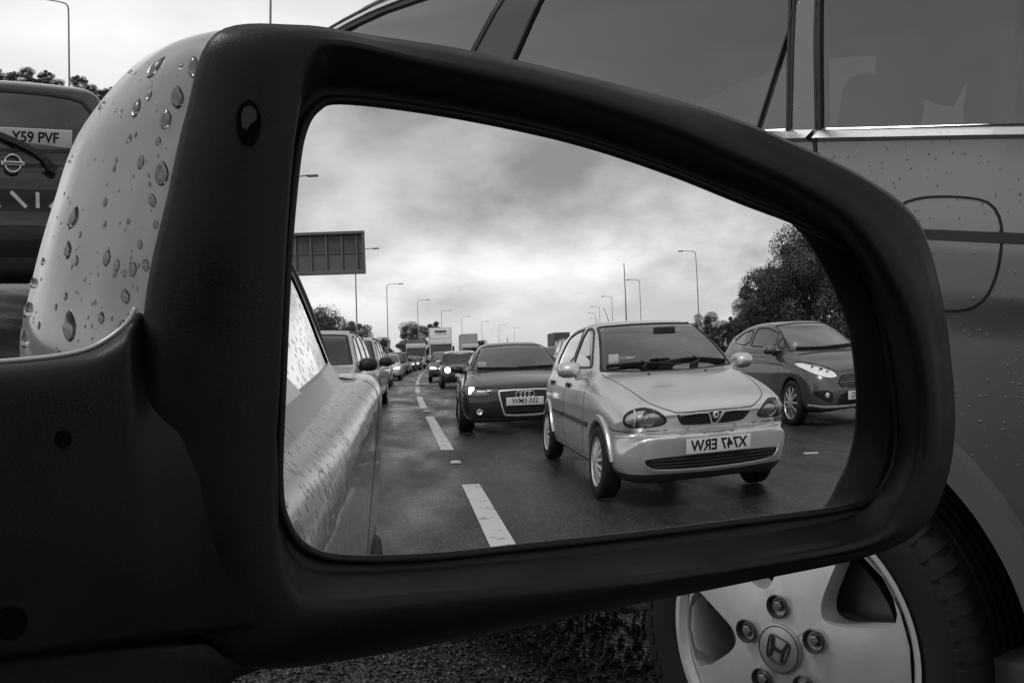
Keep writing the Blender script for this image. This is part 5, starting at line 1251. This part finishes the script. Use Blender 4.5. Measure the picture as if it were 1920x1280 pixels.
# ================================================================ grey SUV alongside
def suv():
    def T(P):
        return [(s_-.69*float(np.interp(s_, [1.5, 2.1, 2.2, 2.67, 2.8, 3.5], [.5, .289, .256, .125, .098, 0])), z_+.69*float(np.interp(s_, [2.1, 2.2, 2.4, 2.8, 3.2], [.037, .033, .029, .010, 0]))*min(1, max(0, (z_-1.3)/.2))) for s_, z_ in P]
    c = Car(L=4.53, W=1.84, H=1.84, h=.027,
        lower=[(.10, .30), (.0, .45), (.0, .75), (.05, .95), (.25, 1.05), (.8, 1.12), (1.2, 1.17), (1.6, 1.225), (2.4, 1.265), (3.2, 1.285), (3.9, 1.30), (4.35, 1.31), (4.47, 1.2), (4.53, .8), (4.5, .45), (4.3, .30), (2.2, .24)],
        green=[(.85, 1.0), (.98, 1.13), (1.30, 1.385), (1.71, 1.585), (1.95, 1.672), (2.26, 1.755), (2.72, 1.79), (3.3, 1.785), (3.8, 1.755), (4.15, 1.67), (4.38, 1.42), (4.46, 1.2), (4.4, 1.0)],
        wp=[(-.1, .80), (0, .83), (.2, .88), (.6, .91), (1.2, .92), (3.8, .92), (4.3, .88), (4.6, .82)], wf=[(.1, .93), (.35, .965), (.55, .985), (.8, .995), (1.0, 1.0), (1.15, .998), (1.25, .985), (1.35, .95)],
        gw=[(1.1, .922), (1.27, .914), (1.45, .882), (1.58, .855), (1.68, .82), (1.84, .70)], gp=[(1, .95), (1.6, 1.0), (3.9, 1.0), (4.5, .93)],
        axles=(.93, 3.55), za=.345, arch=.475, win=.55, bow_f=.14, bow_r=.08, gbow_f=.16, gbow_r=.08, crown=.03, k1=.12, k2=.06, kb=.012, gcrown=.06)
    gf = T([(1.55, 1.262), (1.75, 1.36), (2.0, 1.475), (2.197, 1.557), (2.34, 1.60), (2.5, 1.632), (2.745, 1.638), (2.671, 1.489), (2.57, 1.262)])
    gr = T([(2.70, 1.275), (2.795, 1.462), (2.838, 1.583), (2.86, 1.645), (3.2, 1.645), (3.43, 1.64), (3.445, 1.60), (3.462, 1.537), (3.502, 1.290)])
    gq = [(3.568, 1.292), (3.520, 1.533), (3.515, 1.60), (3.54, 1.63), (3.85, 1.60), (4.1, 1.50), (4.25, 1.36), (4.18, 1.305)]
    for nm, P in (('glass_side_window', gf), ('glass_rear_side_window', gr), ('glass_quarter_light', gq)): c.region(nm, 'side', P, 0, nmin=.3)
    c.region('glass_windscreen', 'front', [(-.76, 1.2), (0, 1.17), (.76, 1.2), (.62, 1.60), (0, 1.64), (-.62, 1.60)], 1, lim=(.9, 2.6), nmin=.08)
    c.region('glass_rear_window', 'rear', [(-.66, 1.22), (.66, 1.22), (.56, 1.55), (-.56, 1.55)], 1)
    th = np.linspace(R(-20), R(200), 34)
    c.region('pillar_trim', 'side', T([(2.571, 1.27), (2.671, 1.489), (2.745, 1.645), (2.86, 1.648), (2.795, 1.462), (2.70, 1.27)]), 0, nmin=.3)
    dkg = M_DKGLASS
    root = make_car(c, 'suv', 'grey sport utility car alongside, with alloy wheel and fuel flap, filling the right edge', P_SUV, glass=glass_mat('suv_glass', .22, refl=4.4), mats={'pillar_trim': pri('pillar_trim', .055, .35, coat=.5)}, inner=.035)
    br = pri('bright_trim', .86, .22, metal=.9)
    strips(c, root, 'window_trim', [('side', [(1.5, 1.248), (1.9, 1.262), (2.4, 1.277), (2.9, 1.284), (3.553, 1.289)], .026, .020, False, LR), ('side', [(3.566, 1.289), (4.2, 1.294)], .026, .020, False, LR)], br, step=.03, tilt=True)
    strips(c, root, 'window_trim', [('side', T([(1.50, 1.25), (1.75, 1.372), (2.0, 1.487), (2.182, 1.562), (2.34, 1.614), (2.52, 1.646), (2.85, 1.662)]), .013, .008, False, LR)], br, step=.03)
    strips(c, root, 'window_seal', [('side', gf, .018, .003, True, LR), ('side', gr, .008, .003, True, LR), ('side', gq, .010, .003, True, LR),
        ('side', T([(1.45, 1.262), (1.73, 1.392), (2.0, 1.510), (2.16, 1.578), (2.33, 1.634), (2.5, 1.668), (2.85, 1.685)]), .014, .003, False, LR)], M_TRIM, step=.02, smooth=0)
    seal(c, root, 'panel_gap', [('side', [(3.560, 1.278), (3.566, 1.262), (3.55, 1.1), (3.38, .8), (3.2, .62), (3.1, .35)], .009, .002, False, LR), ('side', [(2.66, 1.27), (2.64, .8), (2.66, .35)], .009, .001, False, LR), ('side', [(1.4, 1.2), (1.32, .8), (1.36, .35)], .009, .001, False, LR), ('side', [(3.505, 1.30), (3.467, 1.533), (3.452, 1.64)], .008, .002, False, LR), ('side', [(3.562, 1.30), (3.514, 1.533), (3.508, 1.62)], .010, .003, False, LR)])
    strips(c, root, 'diagonal_strip', [('side', [(3.431, 1.297), (3.449, 1.39), (3.466, 1.481), (3.47, 1.54)], .004, .003, False, LR)], M_TRIM, step=.02, smooth=0)  # thin dark diagonal strip across the rear side glass
    flap = [(3.71, 1.15), (3.722, 1.172), (3.76, 1.184), (3.80, 1.187), (3.85, 1.186), (3.882, 1.179), (3.900, 1.155), (3.906, 1.12), (3.903, 1.069), (3.890, 1.03), (3.868, 1.009), (3.835, 1.001), (3.79, 1.0), (3.74, 1.002), (3.715, 1.012), (3.706, 1.04), (3.705, 1.09)]
    flap = [(a_+.019, b_) for a_, b_ in flap]
    seal(c, root, 'fuel_flap', [('side', flap, .0055, .0015, True, (-1,))], pri('flap_gap', .006, .6))
    seal(c, root, 'side_strip', [('side', [(1.0, 1.09), (2.2, 1.112), (3.2, 1.122), (3.80, 1.124), (4.3, 1.126)], .021, .0025, False, LR)], pri('strip_dark', .028, .4))  # narrow dark strip along the body side
    strips(c, root, 'arch_trim', [('side', [(sa+.512*math.cos(q), .345+.512*math.sin(q)) for q in np.linspace(R(2), R(178), 40)], .062, .018, False, LR) for sa in (.93, 3.55)], pri('arch_trim', .13, .45), step=.03, smooth=0)
    # seats: a pale tone, seen dimly through the tinted windows
    pale = pri('pale_seat', .50, .6)
    seat(root, -.40, .1, .5, .5, .70, pale); seat(root, .40, .1, .5, .5, .70, pale); seat(root, -.40, -.9, .52, .52, .72, pale); seat(root, .40, -.9, .52, .52, .72, pale)
    MB().box((-.74, .75, 1.0), (.74, 1.05, 1.16), .06).build('dashboard', M_DARK, root)
    MB().box((-.85, -1.9, .35), (.85, .8, .42)).build('cabin_floor', M_DARK, root)
    bp = [(2.76, 1.72), (2.76, 1.51), (2.945, 1.465), (2.965, 1.455), (3.02, 1.56), (3.06, 1.57), (3.05, 1.44), (3.10, 1.0), (3.7, 1.0), (3.7, 1.68)]
    MB().prism([(c.L/2-a_, b_) for a_, b_ in bp], .56, .66).build('sky_blocker', M_SEAT, root)  # added dark blocker, shaped so pale sky patches show through the windows
    wh = wheel_proto(.370, .235, .262, 5, (.104, .124), hub_r=.105, dish=.026, crown=.002, nlug=0, tread=True, win0=.110, face_x=.004)
    put_wheels(root, wh, [(sx*.80, c.L/2-sa, .352) for sa in (3.568, .93) for sx in (-1, 1)])
    return root, c
# ---------------------------------------------------------------- build and place
import time; _t = time.time()
def log(s): print('TIME %-14s %.1f' % (s, time.time()-_t))
own = own_car(); mirror, shell_bvh = build_mirror(own); log('own')
raindrops(shell_bvh); log('mirror')
# --- SUV alongside
SUVR, suv_c = suv()
psi = R(-2.5); hubp = Vector((1.931, 1.423)); fw = Vector((math.sin(psi), math.cos(psi))); rt = Vector((math.cos(psi), -math.sin(psi)))
q = hubp+rt*(.875-.0)+fw*(3.55-4.53/2)
SUVR.location = (q.x, q.y, 0); SUVR.rotation_euler = (0, 0, -psi)
# the near rear wheel: hub cap, nuts, badge
nw = [o for o in kids(SUVR) if o.name.startswith('wheel') and abs(o.location.x+.80) < .01 and o.location.y < 0][0]
nw.rotation_euler = (R(8), 0, math.pi)
def wheel_front_details(w):
    k_ = 1.19; xf = .235/2*.90+.004+.030+.001
    cap = MB().lathe([(xf-.012, .0385*k_), (xf+.002, .0385*k_), (xf+.005, .034*k_), (xf+.006, .0005)], 40).build('hub_cap', pri('cap_alloy', .42, .38, metal=.6, coat=.3), w, smooth=True); autosmooth(cap, 40)
    MB().lathe([(xf+.0045, .0372*k_), (xf+.0056, .0365*k_), (xf+.0045, .0355*k_)], 40).build('cap_ring', M_TRIM, w, smooth=True)
    # emblem in a rounded frame, turned as the photo shows it
    em = MB(); a0 = R(-8-12); ca, sa = math.cos(a0), math.sin(a0)
    def pt(u, v, d=0): u *= k_; v *= k_; return (xf+.0072+d, u*ca-v*sa, u*sa+v*ca)
    fr = [(-.0150, .020), (.0150, .020), (.0205, .0155), (.0175, -.014), (.0125, -.020), (-.0125, -.020), (-.0175, -.014), (-.0205, .0155)]
    fr = [tuple(p) for p in chaikin(fr, 2)]
    em.tube([pt(u, v) for u, v in fr]+[pt(*fr[0])], .0013, 6)
    def flat(P, d=.001):
        n = len(P); em.add([pt(u, v, d) for u, v in P]+[pt(u, v, -.002) for u, v in P], [tuple(range(n)), tuple(range(2*n-1, n-1, -1))]+[(i, i+n, (i+1) % n+n, (i+1) % n) for i in range(n)])
    for s in (-1, 1): flat([(s*.0165, .0165), (s*.0115, .0165), (s*.0075, .003), (s*.0075, -.003), (s*.0095, -.0165), (s*.0135, -.0165), (s*.0125, -.002)])
    flat([(-.0076, .0028), (.0076, .0028), (.0076, -.0028), (-.0076, -.0028)])
    em.build('cap_emblem', pri('emblem_dark', .02, .4), w)
    r0 = .066*k_; xr = xf+.001
    for k in range(5):
        th = R(26.5-8+72*k); cy, cz = r0*math.cos(th), r0*math.sin(th)
        cup = MB().lathe([(xr+.0010, .0225), (xr+.0022, .0205), (xr-.004, .0185), (xr-.012, .0170), (xr-.0125, .0005)], 28, c=(0, cy, cz))
        nt_ = MB().lathe([(xr-.012, .0105), (xr-.002, .0102), (xr+.0005, .008), (xr+.001, .0005)], 6, c=(0, cy, cz)); nt_.lathe([(xr-.012, .0138), (xr-.009, .013), (xr-.009, .0104)], 24, c=(0, cy, cz))
        autosmooth(cup.build('nut_recess', pri('recess_grey', .055, .5, metal=.2), w), 40); autosmooth(nt_.build('wheel_nut', pri('nut_steel', .20, .45, metal=.6), w), 30)
wheel_front_details(nw)
log('suv')
# --- traffic in the mirror
def at(root, x, y_nose, yaw, L): root.location = (x-math.sin(R(yaw))*-L/2*-1, y_nose-L/2, 0); root.rotation_euler = (0, 0, -R(yaw))
cor, cor_c = corsa(); at(cor, 2.44, -4.50, .3, 3.73); log('corsa')
cou, cou_c = coupe(); at(cou, 1.74, -10.45, -1.5, 4.18); cou.scale = (1.06, 1.03, 1.01); log('coupe')
fie, fie_c = fiesta(); at(fie, 6.50, -8.05, 1, 3.95); log('fiesta')
est = queue_tall(); at(est, -1.72, -15.9, -1, 4.6)
fol = copy_tree(est); at(fol, -1.72, -10.2, -1, 4.6); tag(fol, 'tall pale car close behind ours, mostly hidden by our flank', 'car'); fol.scale = (1, 1, .93); est.scale = (1, 1, .95)
mi = mini(); at(mi, 1.70, -28.2, 0, 3.7); log('queue protos')
dark = queue_hatch('hatchback', 'dark queueing car close behind the small white roofed car', P_DKGREY, .06, lit=True); at(dark, 1.3, -36.5, 0, 4.05)
def repaint(o, pm):
    for ch in kids(o):
        if ch.name.startswith('body'):
            ch.material_slots[0].link = 'OBJECT'; ch.material_slots[0].material = pm
QUEUE = [  # prototype, x offset from the lane line, nose y, paint, label
    (dark, -1.95, -30.3, P_SILVER, 'silver hatchback with dark lower grille, third car back in our lane'),
    (dark, -1.8, -41.2, P_WHITE, 'white hatchback behind the silver one in our lane'),
    (dark, -1.9, -48.6, P_DKGREY, 'dark hatchback following the white one in our lane'),
    (est, -1.9, -56.0, P_GREY2, 'tall grey car far back in our lane'),
    (dark, -1.9, -63.5, P_SILVER, 'tiny silver car far back in our lane, before the dark lorry'),
    (dark, -1.8, -70.5, P_BLACK, 'tiny black car far back in our lane, before the dark lorry'),
    (dark, -1.8, -78.0, P_GREY2, 'last grey car in front of the dark windowed lorry'),
    (dark, 1.8, -51.5, P_WHITE, 'white car far back in the coupe lane'),
    (dark, 1.8, -59.0, P_GREY2, 'grey car far back in the coupe lane, before the white lorry'),
    (dark, 1.8, -67.5, P_BLACK, 'black car just in front of the white lorry'),
    (dark, 6.1, -14.4, P_PALE, 'pale car whose roof shows between the two front hatchbacks'),
    (est, 5.9, -22.0, P_DKGREY, 'tall dark car hidden behind the silver hatchback'),
    (dark, 6.3, -31.0, P_GREY2, 'grey car in the third lane behind the silver hatchback'),
    (dark, 6.6, -40.5, P_WHITE, 'white car between the coupe roof and the silver hatchback'),
    (dark, 6.6, -49.0, P_SILVER, 'small silver car far back in the third lane'),
    (est, 6.4, -58.0, P_GREY2, 'tall grey car far back in the third lane'),
    (dark, 9.6, -15.2, P_GREY2, 'grey car partly hidden behind the three door hatchback at the mirror edge'),
    (est, 9.6, -23.5, P_SILVER, 'tall silver car farther back in the fourth lane'),
    (dark, 9.8, -44.5, P_DKGREY, 'dark car far back in the fourth lane'),
]
for k, (pr, off, y, pm, lab) in enumerate(QUEUE):
    o = copy_tree(pr); L = 4.05 if pr is dark else 4.6
    dx = (xl(y-8)-xl(y+2))/-10; o.location = (xl(y-L/2)+off, y-L/2, 0); o.rotation_euler = (0, 0, -math.atan(dx)); repaint(o, pm); tag(o, lab, 'car', 'queueing cars in the mirror')
for o in (fol, est, mi, dark, cor, cou, fie): o['group'] = 'queueing cars in the mirror'
# --- lorries
def lorry(x, y, w, h, ch, label, cabm, boxm, yaw=0., deflector=True, bars=True, cab=True, L=9.0):
    r = empty('lorry', (x, y, 0), -R(yaw)); tag(r, label, 'lorry', 'lorries in the queue')
    if cab:
        P = chaikin([(-.02, .5), (-.02, ch*.45), (.10, ch*.95), (.30, ch), (2.2, ch), (2.2, .5)], 2)
        m = MB(); m.prism([(-a, b) for a, b in P], -w/2+.05, w/2-.05); autosmooth(m.build('cab', cabm, r), 40)
        MB().box((-w/2+.14, -.25, ch*.47), (w/2-.14, .045, ch*.80), .06).build('windscreen', pri('lorry_glass', .012, .08, coat=1.), r)
        MB().box((-w/2+.10, -.1, ch*.80), (w/2-.10, .16, ch*.87), .03).build('sun_visor', cabm, r)
        MB().box((-.75, -.1, ch*.27), (.75, .05, ch*.44), .03).build('grille', M_GRILLE, r)
        MB().box((-w/2+.02, -.35, .38), (w/2-.02, .10, .92), .08).build('bumper', cabm, r)
        for sx in LR:
            MB().box((sx*(w/2-.32)-.2, .0, .62), (sx*(w/2-.32)+.2, .12, .82), .03).build('headlight', M_REFLECTOR, r)
            MB().box((min(sx*(w/2-.02), sx*(w/2+.20)), -.12, ch*.48), (max(sx*(w/2-.02), sx*(w/2+.20)), -.02, ch*.74), .03).build('door_mirror', M_TRIM, r)
        if deflector:
            D = [(-.35, ch), (-.55, ch+.35), (-1.5, h-.1), (-2.2, h-.1), (-2.2, ch)]
            MB().prism(D, -w/2+.15, w/2-.15).build('roof_deflector', cabm, r)
        if bars:                          # illegible sign on the head board
            b = MB(); b.box((-.62, -.02-.5, h-.62), (.62, .05-.5, h-.36), .01); b.build('head_board', pri('board_dark', .05, .5), r)
            lt = MB()
            for k in range(7):
                if k != 3: lt.box((-.53+k*.16, -.46, h-.565), (-.43+k*.16, -.435, h-.42))
            lt.build('board_letter_strokes', pri('stroke_grey', .3, .5), r)
    MB().box((-w/2, -L, 1.0), (w/2, -2.35 if cab else -.1, h), .04).build('cargo_box', boxm, r)
    for yy in ((-1.2, -6.5, -7.7) if cab else (-1.5, -6.5)):
        for sx in LR: MB().lathe([(-.15, .2), (-.15, .48), (.15, .48), (.15, .2)], 24, 'x', (sx*(w/2-.22), yy, .48)).build('wheel', M_RUBBER, r)
    return r
lorry(2.05, -79, 2.5, 4.35, 3.15, 'white lorry cab with dark head board in the coupe lane', P_WHITE, P_WHITE)
lorry(-.75, -92, 2.5, 3.45, 3.0, 'lorry with pale visor above a wide dark windscreen in our lane', P_PALE, P_GREY2, deflector=False, bars=False)
lorry(6.9, -106, 2.5, 4.4, 3.0, 'pale box lorry behind the roof of the dark coupe', P_PALE, pri('box_pale', .42, .5), deflector=False, bars=False)
lorry(22.2, -112, 2.6, 4.3, 3.0, 'dark box lorry at the left roof edge of the silver hatchback', P_DKGREY, pri('box_dark', .09, .5), deflector=False, bars=False)
# --- dark estate ahead of the SUV, seen from behind
def estate_ahead():
    c = Car(L=4.64, W=1.80, H=1.78, h=.03,
        lower=[(.10, .3), (.0, .45), (.0, .8), (.1, 1.0), (.9, 1.12), (1.25, 1.16), (2.0, 1.17), (4.3, 1.18), (4.55, 1.14), (4.60, 1.0), (4.60, .88), (4.63, .82), (4.64, .58), (4.60, .42), (4.2, .34), (2.2, .26)],
        green=[(1.0, 1.0), (1.25, 1.15), (1.6, 1.42), (1.9, 1.64), (2.2, 1.72), (2.8, 1.755), (4.0, 1.745), (4.28, 1.72), (4.34, 1.66), (4.52, 1.3), (4.56, 1.12), (4.4, 1.0)],
        wp=[(-.1, .80), (0, .82), (.3, .89), (4.2, .90), (4.5, .87), (4.7, .83)], wf=[(.1, .95), (.4, .98), (.7, 1.0), (1.0, .99), (1.2, .96)],
        gw=[(1.0, .86), (1.18, .845), (1.4, .79), (1.65, .71), (1.8, .6)], gp=[(1, .95), (1.5, 1.0), (4.6, .97)],
        axles=(.92, 3.55), za=.36, arch=.40, win=.55, bow_f=.12, bow_r=.07, gbow_f=.14, gbow_r=.10, k1=.12, k2=.09)
    rw = [(-.70, 1.285), (-.58, 1.60), (-.4, 1.645), (0, 1.66), (.4, 1.645), (.58, 1.60), (.70, 1.285), (.4, 1.265), (0, 1.26), (-.4, 1.265)]
    c.region('glass_rear_window', 'rear', rw, 1, nmin=.1)
    c.region('number_panel', 'rear', [(-.60, 1.01), (.60, 1.01), (.58, .86), (-.58, .86)], 1, nmin=.1)
    c.region('lower_bumper', 'rear', [(-1, .56), (1, .56), (1, .2), (-1, .2)], 0, nmin=.1, lim=(4.2, 4.8))
    for s in LR: c.region('tail_lamp', 'rear', [(s*.70, 1.20), (s*.88, 1.20), (s*.88, .92), (s*.74, .95)], 1, nmin=.02, lim=(4.2, 4.8))
    for nm, P in (('glass_side_window', [(1.6, 1.2), (1.95, 1.56), (2.4, 1.63), (2.45, 1.2)]), ('glass_rear_side_window', [(2.55, 1.2), (2.55, 1.64), (3.4, 1.64), (3.45, 1.2)]), ('glass_quarter_light', [(3.55, 1.2), (3.5, 1.63), (4.1, 1.6), (4.25, 1.25)])): c.region(nm, 'side', P, 1)
    root = make_car(c, 'estate_car', 'dark estate car ahead at the far left, number plate in its rear window', P_DKGREY, glass=M_DKGLASS, mats={'number_panel': M_TRIM, 'lower_bumper': M_BUMP, 'tail_lamp': M_TAIL}, lens=False)
    seal(c, root, 'window_seal', [('rear', rw, .03, .004, True, ONE)])
    seal(c, root, 'panel_gap', [('rear', [(-.76, 1.5), (-.80, 1.2), (-.72, .80), (-.5, .765), (.5, .765), (.72, .80), (.80, 1.2), (.76, 1.5)], .012, .001, False, ONE), ('rear', [(-.85, .72), (0, .70), (.85, .72)], .014, .001, False, ONE)])
    return root, c
EST = estate_ahead()
ahead, ac = EST
plate(ahead, ac, 'rear', 1.35, 'Y59 PVF', x=.17, w=.52, h=.12, size=.100, lift=.014, tilt=-12)
p, n = ac.hit('rear', 0, 1.175); p = p+Vector((0, -.022, 0))
MB().lathe([(math.cos(a)*.008-.0, .056+math.sin(a)*.009) for a in np.linspace(0, 2*math.pi, 9)[:-1]], 32, 'y', (0, p.y-.008, 1.175), closed=True).box((-.082, p.y-.022, 1.161), (.082, p.y+.01, 1.189), .004).build('badge', M_CHROME, ahead)
MB().box((-.06, p.y-.024, 1.171), (.06, p.y-.021, 1.179)).build('badge_lettering', M_TRIM, ahead)
wv = MB(); ac.ribbon(wv, 'rear', [(-.28, 1.42), (-.05, 1.33), (.16, 1.25), (.30, 1.14)], .05, .05, step=.03); ac.ribbon(wv, 'rear', [(.22, 1.20), (.30, 1.13)], .07, .06, step=.03); wv.build('wiper', M_TRIM, ahead)
st = MB()
for P in ([(-.16, .995), (-.10, .885)], [(-.02, .99), (.085, .89)], [(.165, .99), (.165, .885)], [(.36, .985), (.25, .89)], [(.425, .985), (.425, .89)], [(-.30, .99), (-.30, .885)]): _m = MB(); ac.ribbon(_m, 'rear', P, .030, .008, step=.03, smooth=0); _m.build('tail_marking', M_WHITE, ahead)
hi = MB().box((-.25, ac.L/2*-1+.42, 1.66), (.25, ac.L/2*-1+.46, 1.70), .012); hi.build('brake_lamp', M_TAIL, ahead)
wh = wheel_proto(.36, .22, .225, 6, (.06, .05), hub_r=.06, nlug=0); put_wheels(ahead, wh, [(sx*.79, ac.L/2-sa, .36) for sa in (.92, 3.55) for sx in (-1, 1)])
seat(ahead, -.4, -.2, .45, .52, .74); seat(ahead, .4, -.2, .45, .52, .74); seat(ahead, -.4, -1.2, .47, .52, .74); seat(ahead, .4, -1.2, .47, .52, .74)
YA = 12; ahead.rotation_euler = (0, 0, -R(YA)); ahead.location = (3.14+math.sin(R(YA))*2.32, 9.05+math.cos(R(YA))*2.32, 0); ahead.scale = (.95, 1.0, 1.06)
log('cars done')
# --- trees
for k, x, y, s, lab in ((0, 38.5, -62, 1.05, 'tallest tree at the right edge of the mirror, beside the frame'), (1, 35.5, -64, .95, 'broad dark tree in front of the tall one at the right'), (2, 43.5, -66, 1.0, 'tall tree behind the group at the right edge'),
        (0, 39.5, -72, .8, 'medium tree left of the big group, behind the lamp post'), (1, 41, -58, 1.1, 'wide tree nearest the mirror edge'), (2, 31.9, -80, .33, 'low bushy tree between lamp post and big trees'),
        (1, 36.2, -80, .42, 'round bush against the big trees, above the three door hatchback'), (2, 38.6, -81, .36, 'taller bush beside the round one, left of the big trees'), (0, 33.8, -80, .44, 'bush just right of the tall lamp post by the silver roof'), (1, 41, -84, .46, 'small round tree right of the silver roof'), (0, 43, -86, .6, 'small tree behind the round one, right of the silver roof'), (1, 42, -80, .7, 'broad tree behind the low bushy one'), (2, 45, -74, .9, 'tree at the back of the right group')):
    tree(k, x, y, s, lab, 'trees on the right bank in the mirror', rz=k*2.1+x)
for k, x, y, s, lab in ((1, -9.2, -68, .66, 'dark tree left of the queue below the large sign'), (0, -12.5, -66, .66, 'tree behind the dark one at the left, by our window frame'), (2, -7.2, -82, .45, 'low tree beside the lamp post at the left'),
        (1, -6.5, -118, .5, 'distant tree behind the queue at the left lamp posts'), (0, -2.5, -150, .75, 'distant tree left of the dark windowed lorry'), (2, 2.0, -160, .72, 'distant tree peeping between the lorries'), (1, 14, -190, .6, 'far tree right of the white lorry')):
    tree(k, x, y, s, lab, 'trees on the left bank in the mirror', rz=x)
# wooded bank far ahead
ang = np.linspace(R(6), R(40), 40); V = []; F = []
for q in ang:
    hh = 17.5+2.2*math.sin(q*9)+1.2*math.sin(q*23+1)
    for d, z in ((255, -.06), (285, hh*.62), (300, hh), (330, hh*.8), (380, -.06)): V.append((d*math.sin(q), d*math.cos(q), z))
for i in range(len(ang)-1):
    for k in range(4): F.append((5*i+k, 5*i+k+1, 5*i+k+6, 5*i+k+5))
tag(mesh('hill', V, F, M_VERGE), kind='structure')
ORD = 'first second third fourth fifth sixth seventh eighth ninth tenth eleventh twelfth thirteenth fourteenth'.split()
for i in range(14):
    q = R(18.4+i*.42+[0, .1, -.08][i % 3]); d = 300
    hh = 17.5+2.2*math.sin(q*9)+1.2*math.sin(q*23+1)
    tree(i % 3, d*math.sin(q), d*math.cos(q), [.52, .45, .40, .56, .48][i % 5], 'small round tree on the far bank above the dark estate car, %s from the left' % ORD[i], 'far trees ahead', rz=i*1.1)
    bpy.context.view_layer.objects.active = None
for o in bpy.data.objects:
    if o.get('group') == 'far trees ahead': o.location.z = 17.0+2.2*math.sin(math.atan2(o.location.x, o.location.y)*9)+1.2*math.sin(math.atan2(o.location.x, o.location.y)*23+1)
log('all')
